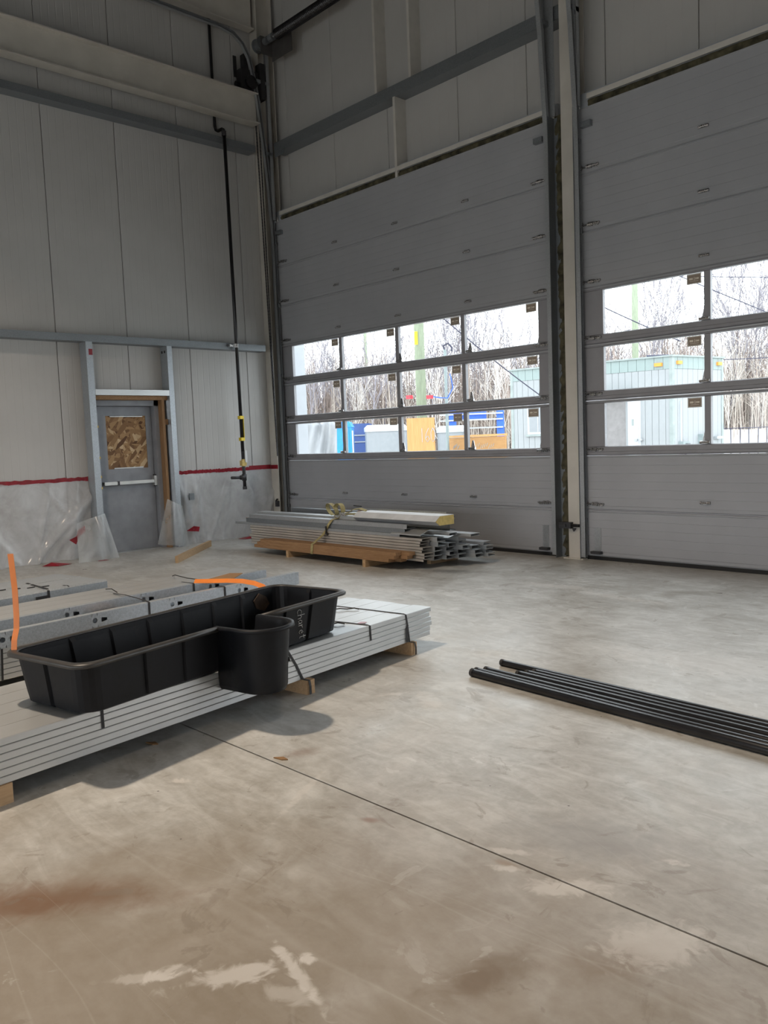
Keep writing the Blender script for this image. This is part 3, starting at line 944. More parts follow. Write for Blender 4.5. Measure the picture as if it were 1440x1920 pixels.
def overhead_door(n, x0, label, stickers=True, hinges=True):
    t = thing('door_%d' % n, (x0 + DW / 2, 0.02, 0), label, kind='structure')
    xa, xb = x0 - 0.058, x0 + DW + 0.058
    MB().prism([(0.002, 0.0), (0.05, 0.0), (0.045, 0.04), (0.008, 0.04)], (xa, 0, 0), (0, 1, 0), (0, 0, 1), (xb - xa, 0, 0)).build('bottom_seal', 'rubber', t)
    for k in range(8):
        z0, z1 = JOINTS[k], JOINTS[k + 1]
        win = k in (2, 3, 4)
        if not win:
            s = MB().prism(section_profile(z0, z1, k == 7), (xa, 0, 0), (0, 1, 0), (0, 0, 1), (xb - xa, 0, 0)).build('door_section', 'door_panel', t)
        else:
            pz0, pz1 = z0 + 0.102, z0 + 0.574
            mb = MB().mat(0)
            P = [(0.045, z0 + 0.002), (0.014, z0 + 0.002), (0.004, z0 + 0.014), (0.004, z0 + 0.040), (-0.002, z0 + 0.046), (-0.002, pz0 - 0.008), (0.010, pz0), (0.045, pz0)]
            mb.prism(P, (xa, 0, 0), (0, 1, 0), (0, 0, 1), (xb - xa, 0, 0))
            mb.prism([(0.045, pz1), (0.010, pz1), (-0.002, pz1 + 0.006), (-0.002, z1 - 0.012), (0.045, z1 - 0.001)], (xa, 0, 0), (0, 1, 0), (0, 0, 1), (xb - xa, 0, 0))
            ed = [xa] + [e + x0 for p in PANE_X for e in p] + [xb]
            for i in range(0, len(ed), 2):
                mb.box(ed[i], -0.001, pz0, ed[i + 1], 0.044, pz1)
            mb.mat(1)
            mb.box(xa, -0.012, z1 - 0.013, xb, 0.02, z1 - 0.004)
            s = mb.build('window_section', ['door_rail', 'door_edge'], t)
            off = Vector(t.location) + Vector(s.location)
            for i, (a, b) in enumerate(PANE_X):
                MB().box(x0 + a + 0.0005, 0.017, pz0 + 0.0005, x0 + b - 0.0005, 0.023, pz1 - 0.0005).build('pane', 'pane_glass', s)
                if stickers:
                    # stickers stand on the room side, top right of each pane
                    share(proto['sticker'], 'sticker', Vector((x0 + b - 0.11, 0.0165, pz1 - 0.105)) - off, s)
        off = Vector(t.location) + Vector(s.location)
        if k < 7:
            pass
        if k > 0 and hinges:
            zj = z0 + 0.045
            for hx in HINGE_X:
                share(proto['hinge'], 'hinge', Vector((x0 + hx, -0.001, zj)) - off, s)
            share(proto['end_l'], 'end_hinge', Vector((x0 + 0.075, -0.001, zj)) - off, s)
            share(proto['end_r'], 'end_hinge', Vector((x0 + DW - 0.075, -0.001, zj)) - off, s)
        if k == 0 and hinges:  # bottom corner brackets
            for sx in (0.06, DW - 0.14):
                MB().box(x0 + sx, -0.005, 0.10, x0 + sx + 0.085, 0.0, 0.36).build('corner_bracket', 'galv', s)
                MB().box(x0 + sx - 0.02, -0.06, 0.07, x0 + sx + 0.10, 0.0, 0.10).build('bracket_foot', 'dark_steel', s)
        if k == 7 and hinges:  # top roller carriers
            for sx, sg in ((0.06, 1), (DW - 0.06, -1)):
                MB().box(x0 + sx - 0.06, -0.055, 4.70, x0 + sx + 0.06, 0.0, 4.76).build('top_carrier', 'galv_dark', s)
        if not win:
            # bright lip on top edge, hidden under the next section's face
            pass
    return t


overhead_door(2, 0.0, 'tall grey sectional overhead door with four windows across, left of the cream column')
overhead_door(3, DX2, 'tall grey sectional overhead door cut off by the right edge of the picture')
for o in proto.values():
    bpy.data.objects.remove(o)

# ------------------------------------------------------------------ door tracks
TRK = [(-0.062, 0.03), (-0.064, 4.5), (-0.075, 4.9), (-0.14, 5.80), (-0.245, 6.68), (-0.30, 7.0), (-0.37, 7.28), (-0.48, 7.46), (-0.64, 7.565), (-0.85, 7.60), (-6.0, 7.64)]


def track(xc, s, label, straight=True):
    """s=+1: door lies on the +x side"""
    t = thing('door_track', (xc, -0.07, 0), label, 'door track', 'overhead door tracks')
    tt, w = 0.003, 0.055
    prof = [(-w / 2, -0.024), (w / 2, -0.024), (w / 2, -0.021), (-w / 2 + tt, -0.021), (-w / 2 + tt, 0.021), (w / 2, 0.021), (w / 2, 0.024), (-w / 2, 0.024)]
    prof = [(u * s, v) for u, v in prof]
    MB().sweep(prof, [(xc, y, z) for y, z in TRK], (1, 0, 0)).build('rail', 'galv', t)
    # wall angle
    xa = xc - s * 0.030
    lo = MB()
    lo.box(min(xa, xa - s * 0.004), -0.095, 0.0, max(xa, xa - s * 0.004), 0.03, 4.93)
    lo.box(min(xa, xa - s * 0.06), 0.026, 0.0, max(xa, xa - s * 0.06), 0.03, 4.93)
    lo.build('wall_angle', 'galv_dark', t)
    xq = xc + s * 0.03
    hi = MB()
    hi.box(min(xq, xq - s * 0.12), -0.030, 4.93, max(xq, xq - s * 0.12), -0.026, 7.50)
    hi.box(min(xq, xq - s * 0.004), -0.085, 4.93, max(xq, xq - s * 0.004), -0.026, 7.50)
    hi.build('upper_angle', 'galv', t)
    for z in (0.42, 1.4, 2.5, 3.6, 4.55):
        MB().box(xc - 0.02 if s > 0 else xc - 0.012, -0.055, z, xc + 0.012 if s > 0 else xc + 0.02, 0.028, z + 0.05).build('track_clip', 'galv_dark', t)
    for z, y in ((6.95, -0.29), (5.9, -0.15)):
        MB().box(xc - 0.03, y, z, xc + 0.03, -0.03, z + 0.05).build('track_stay', 'galv_dark', t)
    return t


track(-0.035, 1, 'curved galvanised lift track at left edge of the left overhead door')
track(DW + 0.075, -1, 'galvanised lift track at right edge of the left overhead door')
track(DX2 - 0.035, 1, 'galvanised lift track just right of the cream middle column')

# lock bolt assemblies near the floor on the column
t = thing('slide_lock', (5.33, -0.10, 0.36), 'dark slide lock fixed low on the cream middle column', 'lock')
MB().box(5.20, -0.115, 0.35, 5.36, -0.062, 0.42).box(5.22, -0.13, 0.37, 5.30, -0.115, 0.40).build('lock_body', 'dark_steel', t)
MB().tube([(5.36, -0.09, 0.385), (5.46, -0.09, 0.385)], 0.018, 8).build('bolt', 'black_paint', t)
MB().prism([(0, 0), (0.05, 0.0), (0.02, -0.04)], (5.36, -0.09, 0.355), (1, 0, 0), (0, 0, 1), (0, 0.02, 0)).build('lock_hook', 'dark_steel', t)
t = thing('slide_lock', (-0.11, -0.19, 0.44), 'dark chain keeper fixed low on the cream corner column', 'lock')
MB().box(-0.14, -0.22, 0.44, -0.08, -0.177, 0.53).build('lock_body', 'dark_steel', t)
MB().tube([(-0.13, -0.21, 0.53), (-0.09, -0.21, 0.56)], 0.015, 6).build('bolt', 'black_paint', t)

# ------------------------------------------------------------------ spring shafts and hoist
def spring_assembly(x0, s, label):
    t = thing('spring_shaft', (x0 + 0.5, -0.16, 7.2), label, 'torsion spring')
    zc, yc = 7.52, -0.17
    MB().tube([(x0 - 0.10, yc, zc), (x0 + 4.9, yc, zc)], 0.016, 8).build('shaft', 'chrome', t)
    # cable drum
    mb = MB()
    for a, r in ((-0.115, 0.10), (-0.10, 0.105), (-0.08, 0.085), (0.0, 0.085), (0.015, 0.105), (0.03, 0.105)):
        pass
    mb.tube([(x0 - 0.08, yc, zc), (x0 - 0.06, yc, zc), (x0 - 0.055, yc, zc), (x0 + 0.045, yc, zc), (x0 + 0.05, yc, zc), (x0 + 0.07, yc, zc)], [0.105, 0.105, 0.08, 0.08, 0.105, 0.105], 20)
    mb.build('cable_drum', 'galv_dark', t, smooth=False)
    MB().tube([(x0 - 0.10, yc, zc), (x0 - 0.08, yc, zc)], 0.035, 10).build('drum_hub', 'chrome', t)
    # bearing plates
    MB().box(x0 + 0.10, -0.24, 7.34, x0 + 0.106, -0.02, 7.60).box(x0 + 0.10, -0.032, 7.27, x0 + 0.60, -0.026, 7.60).build('bearing_plate', 'plate_steel', t)
    for bx_ in (0.12, 0.25):
        MB().tube([(x0 + bx_, yc, zc), (x0 + bx_ + 0.09, yc, zc)], 0.055, 10).build('spring_cone', 'galv_dark', t)
    # wound spring with visible coils
    n = 46
    pts = []
    mb = MB()
    rs = []
    for i in range(n * 2 + 1):
        pts.append((x0 + 0.42 + i * 0.016, yc, zc))
        rs.append(0.078 if i % 2 else 0.068)
    mb.tube(pts, rs, 16)
    mb.build('coil_spring', 'black_paint', t, smooth=False)
    return t


spring_assembly(0.0, 1, 'black coil spring and drum on shaft above the left overhead door')

t = thing('chain_hoist', (-0.11, -0.35, 6.76), 'black chain hoist operator in the top left corner behind the curved track', 'hoist')
MB().box(-0.20, -0.50, 6.82, -0.05, -0.20, 7.12).build('gearbox', 'black_matte', t)
MB().box(-0.19, -0.42, 7.08, -0.10, -0.30, 7.36).box(-0.20, -0.545, 7.02, -0.19, -0.49, 7.33).build('motor_bracket', 'black_matte', t)
MB().tube([(-0.13, -0.35, 6.93), (-0.005, -0.35, 6.93)], 0.10, 14).build('chain_wheel', 'black_paint', t)
MB().box(-0.13, -0.19, 6.72, 0.0, -0.11, 7.25).build('sprocket_guard', 'black_matte', t)
MB().tube([(-0.14, -0.56, 6.90), (-0.14, -0.48, 6.90)], 0.04, 10).build('dark_end', 'black_paint', t)


def chain(xt, xb_, yt, label):
    mb = MB()
    n = 230
    a, b = Vector((xt, yt, 6.85)), Vector((xb_, -0.19, 1.25))
    for i in range(n):
        p = a + (b - a) * (i / n)
        d = (b - a) / n
        w = 0.009 if i % 2 else 0.004
        mb.box(p.x - w, p.y - (0.013 - w), p.z + d.z * 0.95, p.x + w, p.y + (0.013 - w), p.z)
    o = mb.build('hand_chain', 'dark_steel')
    return tag(o, label, 'chain', 'hoist hand chains')


chain(-0.165, -0.055, -0.212, 'outer strand of hoist hand chain hanging in the corner')
chain(-0.075, -0.050, -0.212, 'inner strand of hoist hand chain hanging beside the track')

# ------------------------------------------------------------------ black gas pipe on left wall
t = thing('gas_pipe', (-0.02, -0.88, 0.75), 'black iron pipe dropping down the left wall to a capped tee', 'pipe')
MB().tube([(-0.222, -0.925, 8.9), (-0.222, -0.915, 6.22), (-0.205, -0.912, 6.16), (-0.15, -0.91, 6.13)], 0.024, 10).tube([(-0.15, -0.91, 6.13), (-0.05, -0.905, 6.13), (-0.02, -0.90, 6.11), (-0.01, -0.90, 6.06)], 0.024, 10).build('upper_pipe', 'black_paint', t, True)
MB().tube([(-0.01, -0.90, 6.06), (-0.01, -0.872, 1.35)], 0.026, 12).build('drop_pipe', 'black_paint', t, True)
MB().tube([(-0.015, -0.90, 6.02), (-0.015, -0.90, 6.09)], 0.036, 10).build('coupling', 'dark_steel', t)
MB().tube([(-0.01, -0.872, 1.35), (-0.01, -0.868, 0.80)], 0.026, 12).build('lower_pipe', 'dark_steel', t, True)
te = MB().tube([(-0.01, -0.87, 0.90), (-0.01, -0.87, 1.0)], 0.037, 12).tube([(-0.01, -0.87, 0.95), (-0.01, -0.94, 0.95)], 0.035, 12).build('tee', 'dark_steel', t, True)
MB().tube([(-0.01, -0.94, 0.95), (-0.01, -1.10, 0.955)], 0.022, 10).build('side_branch', 'dark_steel', te, True)
MB().tube([(-0.01, -0.868, 0.765), (-0.01, -0.868, 0.81)], 0.034, 12).build('cap', 'dark_steel', t)
MB().box(-0.045, -0.915, 1.13, 0.025, -0.835, 1.21).tube([(-0.01, -0.87, 1.12), (-0.01, -0.87, 1.23)], 0.034, 10).build('union_valve', 'foam_core', t)
MB().box(0.005, -0.86, 1.18, 0.035, -0.825, 1.36).build('paper_tag', 'panel_white', t)
yt = MB()
yt.box(-0.045, -0.908, 1.84, 0.024, -0.842, 1.89).box(-0.045, -0.908, 1.51, 0.024, -0.842, 1.56).box(-0.03, -0.849, 1.54, 0.020, -0.842, 1.86)
yt.build('warning_tag', 'yellow', t)
MB().tube([(-0.01, -0.887, 2.92), (-0.01, -0.887, 2.98)], 0.034, 10).box(-0.06, -1.0, 2.93, -0.01, -0.88, 2.965).build('pipe_clamp', 'chrome', t)

# ------------------------------------------------------------------ polythene and red tape
def sheet(name, y0, y1, z0, z1, x, amp, label, seed, nu=60, nv=30):
    r = random.Random(seed)
    ph = [(r.uniform(2, 9), r.uniform(2, 9), r.uniform(0, 6), r.uniform(0.3, 1)) for _ in range(7)]
    folds = [(r.uniform(0, 1), r.uniform(-1.2, 1.2), r.uniform(0.006, 0.03), r.uniform(0.3, 1.0)) for _ in range(16)]

    def fn(u, v):
        y = y0 + (y1 - y0) * u
        z = z0 + (z1 - z0) * v
        d = sum(a * math.sin(k1 * y * 1.6 + k2 * z * 1.3 + p) for k1, k2, p, a in ph) / 5
        fld = sum(h * math.exp(-((u - c - sl_ * (v - 0.5) * 0.35) / w) ** 2) for c, sl_, w, h in folds)
        env = min(1.0, (1 - v) * 3.0)
        return (x + amp * env * (0.4 * (d + 1) + 0.9 * fld) + 0.05 * max(0, 0.10 - v) * 4, y, z)
    o = MB().grid(fn, nu, nv).build(name, 'poly_sheet', None, smooth=True)
    return tag(o, label, 'plastic sheet', 'polythene sheets on left wall')


sheet('plastic_sheet', -6.0, -3.235, 0.004, 1.09, XL + 0.008, 0.09, 'crumpled clear polythene taped along left wall left of the door', 4, 90, 34)
sheet('plastic_sheet', -1.935, -0.18, 0.004, 1.08, XL + 0.008, 0.045, 'clear polythene taped along left wall between door and corner', 11, 60, 30)


def tape(y0, y1, z0, z1, label, seed):
    r = random.Random(seed)
    n = 60
    mb = MB()
    w = [(r.uniform(-0.008, 0.008), r.uniform(-0.006, 0.006), r.uniform(0, 0.006)) for _ in range(n + 1)]

    def fn(u, v):
        i = int(u * n)
        y = y0 + (y1 - y0) * u
        z = z0 + (z1 - z0) * u
        return (XL + 0.012 + w[i][2] + 0.006 * v, y, z + (v - 0.5) * 0.052 + (w[i][0] if v > 0.5 else w[i][1]))
    mb.grid(fn, n, 3)
    o = mb.build('red_tape', 'tape_red', None, solid=0.0012)
    return tag(o, label, 'tape', 'red tape runs')


tape(-6.0, -3.232, 1.075, 1.068, 'crumpled red tape run on left wall left of the door', 1)
tape(-1.94, -0.60, 1.070, 1.073, 'glossy red tape run on left wall right of the door', 2)
o = MB().box(XL + 0.008, -0.60, 1.047, XL + 0.011, -0.185, 1.115).build('red_tape', 'tape_red')
tag(o, 'smooth dark red tape end beside the corner column', 'tape', 'red tape runs')
o = MB().box(-0.262, -0.178, 1.045, -0.075, -0.1755, 1.108).build('red_tape', 'tape_red')
tag(o, 'red tape strip wrapped over the cream corner column', 'tape', 'red tape runs')


def patch(pts, name, label, m='tape_red', cat='tape', grp='loose red tape scraps', th=0.003):
    mb = MB()
    n = len(pts)
    mb.add(pts, [tuple(range(n))])
    o = mb.build(name, m, None, solid=th)
    return tag(o, label, cat, grp)


patch([(XL + 0.19, -3.62, 0.28), (XL + 0.20, -3.52, 0.32), (XL + 0.205, -3.50, 0.40), (XL + 0.20, -3.40, 0.45), (XL + 0.20, -3.40, 0.37), (XL + 0.195, -3.48, 0.32), (XL + 0.19, -3.53, 0.21)], 'tape_scrap', 'crooked red tape scrap on polythene beside the left post')
patch([(XL + 0.10, -1.83, 0.21), (XL + 0.10, -1.70, 0.27), (XL + 0.10, -1.60, 0.25), (XL + 0.10, -1.62, 0.18)], 'tape_scrap', 'small red tape scrap on polythene right of the door post')
patch([(0.12, -4.07, 0.004), (0.20, -3.98, 0.05), (0.10, -3.80, 0.01), (0.24, -3.74, 0.006), (0.30, -3.92, 0.006)], 'tape_scrap', 'red tape scrap lying on floor by the left polythene')
patch([(-0.1, -0.98, 0.004), (0.02, -0.86, 0.035), (0.10, -0.74, 0.006), (0.05, -0.95, 0.006)], 'tape_scrap', 'red tape scrap lying on floor near the back steel stack')
patch([(0.27, -3.40, 0.004), (0.28, -3.30, 0.008), (0.33, -3.28, 0.004), (0.32, -3.42, 0.004)], 'tape_scrap', 'tiny red tape scrap under the left polythene flap')


def flap(c, label, bow, seed):
    """c = four 3-D corners (bl, br, tr, tl)"""
    c = [Vector(p) for p in c]
    r = random.Random(seed)

    def fn(u, v):
        p = (c[0] * (1 - u) + c[1] * u) * (1 - v) + (c[3] * (1 - u) + c[2] * u) * v
        d = bow * math.sin(math.pi * u) * math.sin(math.pi * v) + 0.03 * max(0, math.sin(u * 7 + seed)) * v + 0.05 * math.exp(-((u - 0.72 - 0.1 * v) / 0.05) ** 2) * (1 - v * 0.4)
        return p + Vector((d, -0.3 * d, 0))
    o = MB().grid(fn, 16, 14).build('plastic_flap', 'poly_flap', None, smooth=True)
    return tag(o, label, 'plastic sheet', 'loose polythene flaps at the door posts')


flap([(0.264, -3.654, 0.003), (0.21, -3.075, 0.003), (0.03, -3.16, 0.60), (0.06, -3.57, 0.50)], 'loose polythene flap draped over foot of left door post', 0.05, 2)
flap([(0.05, -2.42, 0.09), (0.02, -1.90, 0.003), (0.0, -1.97, 0.60), (0.02, -2.21, 0.72)], 'loose polythene flap draped over foot of right door post', 0.08, 5)
t = thing('wall_bracket', (-0.2, -1.75, 0.5), 'grey bent steel bracket behind polythene right of the door', 'bracket')
MB().box(-0.225, -1.93, 0.70, -0.215, -1.70, 0.735).build('arm', 'galv_dark', t)
MB().prism([(0, 0), (0.05, 0), (0.11, -0.33), (0.07, -0.33)], (-0.228, -1.80, 0.70), (0, 1, 0), (0, 0, 1), (0.008, 0, 0)).build('leg', 'galv_dark', t)
MB().box(-0.225, -1.72, 0.66, -0.205, -1.64, 0.76).build('end_plate', 'galv_dark', t)

# ------------------------------------------------------------------ bundles of steel on the floor
def place(ob, org, ang):
    l = Vector(ob.location)
    c, s = math.cos(ang), math.sin(ang)
    ob.location = (org[0] + c * l.x - s * l.y, org[1] + s * l.x + c * l.y, org[2] + l.z)
    ob.rotation_euler = (0, 0, ang)
    return ob


def at(org, ang, p):
    c, s = math.cos(ang), math.sin(ang)
    return Vector((org[0] + c * p[0] - s * p[1], org[1] + s * p[0] + c * p[1], org[2] + p[2]))


SW, SH = 0.152, 0.032
FLAT = [(0, 0.0018), (0, SH - 0.004), (-0.003, SH - 0.0008), (-SW + 0.003, SH - 0.0008), (-SW, SH - 0.004), (-SW, 0), (-SW + 0.003, 0), (-SW + 0.003, SH - 0.004), (-0.003, SH - 0.004), (-0.003, 0.0018)]


def flat_stud_mesh(length, mat):
    return MB().prism(FLAT, (0, 0, 0), (0, 1, 0), (0, 0, 1), (length, 0, 0)).build('steel_stud', mat)


def put(mesh_ob, name, org, ang, p, label, cat, group):
    o = bpy.data.objects.new(name, mesh_ob.data)
    COL.objects.link(o)
    # mesh origin is the middle of its base
    off = Vector(mesh_ob.location)
    o.location = at(org, ang, (p[0] + off.x, p[1] + off.y, p[2] + off.z))
    o.rotation_euler = (0, 0, ang)
    return tag(o, label, cat, group)


r3 = random.Random(21)
# --- bundle A, under the black tub.  local x runs towards the camera side, local -y away from the camera
OA, AA = (6.794, -3.968, 0.0), math.atan2(-0.992, 0.1275)
proto = flat_stud_mesh(3.66, 'galv_stud')
TOPN = ['nearest side', 'second from near side', 'middle', 'fourth from near side', 'far side']
for j in range(6):
    for k in range(5):
        if j < 5 and k in (1, 2, 3):
            lab = 'galvanised stud inside the tub bundle, %s column from near side, %s layer from the bottom' % (ORD[k], ORD[j])
        elif j < 5 and k == 4:
            lab = 'galvanised stud on far side of the tub bundle, %s layer from the bottom' % ORD[j]
        elif j == 5:
            lab = 'flat galvanised stud on top of bundle under the tub, %s' % TOPN[k]
        else:
            lab = 'galvanised stud in bundle under the tub, near side, %s layer from the bottom' % ORD[j]
        put(proto, 'steel_stud', OA, AA, (r3.uniform(-0.012, 0.012) + (0.02 if j == 0 else 0), -k * SW, 0.083 + j * SH), lab, 'steel stud', 'studs strapped under the black tub')
bpy.data.objects.remove(proto)


def bearer(org, ang, x, y0, y1, z1, label, mat='lumber_y', w=0.06, grp='timber bearers under the steel'):
    o = MB().box(x, y0, 0.0, x + w, y1, z1).build('timber_bearer', mat)
    place(o, org, ang)
    return tag(o, label, 'wood block', grp)


bearer(OA, AA, 0.21, -0.80, 0.035, 0.083, 'timber bearer under right end of the tub bundle', 'lumber')
bearer(OA, AA, 1.20, -0.80, 0.045, 0.083, 'timber bearer beside the sump bucket under the tub bundle', 'lumber')
bearer(OA, AA, 2.95, -0.80, 0.01, 0.083, 'timber bearer under left end of the tub bundle', 'lumber')


def band(org, ang, pts, label, w=0.013, mat='black_matte', wdir=(1, 0, 0), grp='black steel bands'):
    mb = MB().ribbon(pts, Vector(wdir).normalized() * w, 0.002)
    o = mb.build('steel_band', mat)
    place(o, org, ang)
    return tag(o, label, 'strap', grp)


zt = 0.083 + 6 * SH + 0.0012
band(OA, AA, [(0.30, -0.76, zt), (0.285, -0.4, zt), (0.275, -0.02, zt + 0.001), (0.275, 0.003, zt - 0.004), (0.262, 0.004, 0.20), (0.248, 0.005, 0.085), (0.240, 0.042, 0.083), (0.240, 0.049, 0.05), (0.240, 0.049, 0.004)], 'black band round right end of tub bundle down to the bearer')
band(OA, AA, [(0.70, -0.76, zt), (0.68, -0.4, zt), (0.645, -0.02, zt + 0.001), (0.643, 0.003, zt - 0.004), (0.640, 0.004, 0.178)], 'short black band over top layers of tub bundle right of tub')
band(OA, AA, [(1.34, -0.10, zt), (1.36, 0.003, zt - 0.002), (1.30, 0.004, 0.18), (1.255, 0.006, 0.088), (1.245, 0.048, 0.083), (1.245, 0.055, 0.05), (1.245, 0.055, 0.004)], 'slanting black band beside the sump bucket', 0.016)
band(OA, AA, [(2.52, -0.05, zt), (2.52, 0.003, zt - 0.002), (2.52, 0.004, 0.18)], 'short black band below the left end of the tub')
band(OA, AA, [(0.262, 0.006, 0.20), (0.275, 0.007, 0.17), (0.277, 0.007, 0.09)], 'loose tail of black band at right end of tub bundle', 0.016)
patch([at(OA, AA, p) for p in ((0.66, -0.10, zt + 0.001), (0.62, -0.06, zt + 0.001), (0.58, -0.075, zt + 0.001), (0.60, -0.11, zt + 0.001))], 'label_scrap', 'small dark red scrap on top of the tub bundle', 'tape_red', 'scrap', None, 0.001)


def wire_wisp(org, ang, pts, label, r=0.004):
    o = MB().tube(pts, r, 5).build('band_tail', 'black_matte')
    place(o, org, ang)
    return tag(o, label, 'strap', 'loose band tails')


wire_wisp(OA, AA, [(0.42, -0.52, zt + 0.006), (0.40, -0.47, zt + 0.014), (0.36, -0.44, zt + 0.006), (0.33, -0.40, zt + 0.012), (0.32, -0.37, zt + 0.005)], 'twisted black band clip on top of tub bundle at right')
wire_wisp(OA, AA, [(0.76, -0.22, zt + 0.005), (0.74, -0.18, zt + 0.015), (0.71, -0.15, zt + 0.005)], 'curled black band end beside right end of tub')

# --- bundle B, behind the tub: flat studs below, punched channels on top
OB, AB = (5.29, -3.94, 0.0), math.atan2(-0.9935, 0.1135)
ZB = 0.28
proto = flat_stud_mesh(3.4, 'galv_stud')
for j in range(6):
    put(proto, 'steel_stud', OB, AB, (0.02, -0.012, 0.088 + j * SH), 'flat galvanised stud below the punched channels behind tub, %s from the bottom' % ORD[j], 'steel stud', 'studs under the punched channels')
    for c_ in (1, 2, 3):
        put(proto, 'steel_stud', OB, AB, (0.02, -0.012 - c_ * 0.1625, 0.088 + j * SH), 'flat galvanised stud inside bundle behind the tub, %s column, %s from the bottom' % (ORD[c_], ORD[j]), 'steel stud', 'inner studs of the bundle behind the tub')
    put(proto, 'steel_stud', OB, AB, (0.02, -0.67, 0.088 + j * SH), 'flat galvanised stud on far side of the bundle behind the tub, %s from the bottom' % ORD[j], 'steel stud', 'far studs of the bundle behind the tub')
bpy.data.objects.remove(proto)
for x, n in ((0.35, 'right'), (2.7, 'left')):
    bearer(OB, AB, x, -0.83, 0.0, 0.088, 'timber bearer under %s part of the bundle behind the tub' % n, 'lumber')


def punched_channel(name, length, h, fl_, holes, y, org, ang, zb, label, mat='galv_spangle', first=0.0, grp='punched channels behind the tub'):
    """C channel lying on edge: web at local y facing +y with slot and round holes, flanges pointing back"""
    t = thing(name, at(org, ang, (first, y, zb)), label, 'steel channel', grp)
    t.rotation_euler = (0, 0, ang)
    mb = MB()
    cells = []
    x = 0.0
    for hx in holes:
        cells += [(hx - 0.062, 's'), (hx - 0.008, None), (hx + 0.008, 'c'), (hx + 0.052, None)]
    # web strips
    marks = [0.0] + [c[0] for c in cells] + [length]
    kinds = [None] + [c[1] for c in cells]
    for i, k in enumerate(kinds):
        a, b = marks[i], marks[i + 1]
        zc, hh = h * 0.53, 0.015
        if k is None:
            mb.add([(a, 0, 0), (b, 0, 0), (b, 0, h), (a, 0, h)], [(0, 1, 2, 3)])
        elif k == 's':
            z0, z1 = zc - 0.017, zc + 0.013
            xa, xb_ = a + 0.004, b - 0.008
            mb.add([(a, 0, 0), (b, 0, 0), (b, 0, h), (a, 0, h), (xa, 0, z0 + 0.006), (xb_, 0, z0), (xb_, 0, z1), (xa, 0, z1 - 0.006)],
                   [(0, 1, 5, 4), (1, 2, 6, 5), (2, 3, 7, 6), (3, 0, 4, 7)])
        else:
            xc = (a + b) / 2
            n = 12
            sq = []
            for q_ in range(n):
                an = 2 * math.pi * q_ / n
                cx, cz = math.cos(an), math.sin(an)
                m_ = max(abs(cx), abs(cz))
                sq.append((xc + cx / m_ * (b - a) / 2, 0, zc + (cz / m_) * ((h - zc) if cz > 0 else zc)))
            ci = [(xc + 0.0165 * math.cos(2 * math.pi * q_ / n), 0, zc + 0.0165 * math.sin(2 * math.pi * q_ / n)) for q_ in range(n)]
            mb.add(sq + ci, [(q_, (q_ + 1) % n, n + (q_ + 1) % n, n + q_) for q_ in range(n)])
    web = mb.build('web', mat, None, centre=False, solid=0.003)
    web.parent = t
    bw = MB().box(0, -fl_ - 0.003, 0.0, length, -fl_, h).build('closing_plate', mat, None, centre=False)  # unseen plate added to shut out light so the holes look dark
    bw.parent = t
    for nm, z in (('lower_flange', 0.0), ('upper_flange', h)):
        m2 = MB().box(0, -fl_, z - 0.0015, length, -0.0015, z + 0.0015)
        f = m2.build(nm, mat, None, centre=False)
        f.parent = t
    return t


HB = [2.415, 1.81, 1.21, 0.60, 3.02]
punched_channel('punched_channel', 3.4, 0.097, 0.05, sorted(HB), 0.0, OB, AB, ZB, 'spangled channel with punched holes along near side of bundle behind tub')
punched_channel('punched_channel', 3.4, 0.097, 0.05, sorted([h - 0.04 for h in HB]), -0.35, OB, AB, ZB, 'second punched channel set back behind the nearest one', first=0.04)
# floor of the recess and flat pieces behind
FL2 = [(0, 0), (0, 0.045), (-0.15, 0.045), (-0.15, 0), (-0.147, 0), (-0.147, 0.042), (-0.003, 0.042), (-0.003, 0)]
proto = MB().prism(FL2, (0, 0, 0), (0, 1, 0), (0, 0, 1), (3.3, 0, 0)).build('steel_track', 'galv_stud')
for k in range(3):
    for j in range(2):
        put(proto, 'steel_track', OB, AB, (0.06 + 0.03 * k, -0.402 - k * 0.153, ZB + j * 0.0485 + 0.0015), ('flat steel track on top of bundle behind tub, %s strip from the tub' % ORD[k]) if j else 'flat steel track beneath the %s top strip behind the tub' % ORD[k], 'steel track', 'flat tracks behind the tub')
put(proto, 'steel_track', OB, AB, (0.05, -0.08, ZB - 0.018), 'steel track forming the sunken strip between the punched channels', 'steel track', 'flat tracks behind the tub')
bpy.data.objects.remove(proto)
zb = ZB + 0.101
band(OB, AB, [(1.36, -0.55, zb), (1.39, -0.35, zb + 0.012), (1.415, -0.08, zb + 0.004), (1.43, 0.0, zb + 0.002), (1.43, 0.006, zb - 0.004), (1.43, 0.006, 0.285)], 'black band across the punched channels behind middle of tub')
band(OB, AB, [(0.775, -0.05, zb + 0.002), (0.77, 0.0, zb + 0.002), (0.77, 0.006, zb - 0.004), (0.768, 0.006, 0.285)], 'black band on nearest punched channel near its right part')
band(OB, AB, [(0.79, -0.50, zb), (0.79, -0.352, zb + 0.002), (0.79, -0.343, zb - 0.003), (0.79, -0.343, 0.32)], 'black band on the set back punched channel', 0.012)
band(OB, AB, [(2.455, 0.004, 0.28), (2.465, 0.004, 0.09)], 'black band on the low studs at far left behind tub')
wire_wisp(OB, AB, [(1.30, -0.75, zb + 0.004), (1.33, -0.62, zb + 0.022), (1.36, -0.5, zb + 0.012)], 'curled band tail on flat tracks behind the tub')
wire_wisp(OB, AB, [(0.66, -0.80, zb + 0.004), (0.72, -0.68, zb + 0.03), (0.70, -0.55, zb + 0.012), (0.68, -0.42, zb + 0.006)], 'long curled band tail near the brown card scrap')
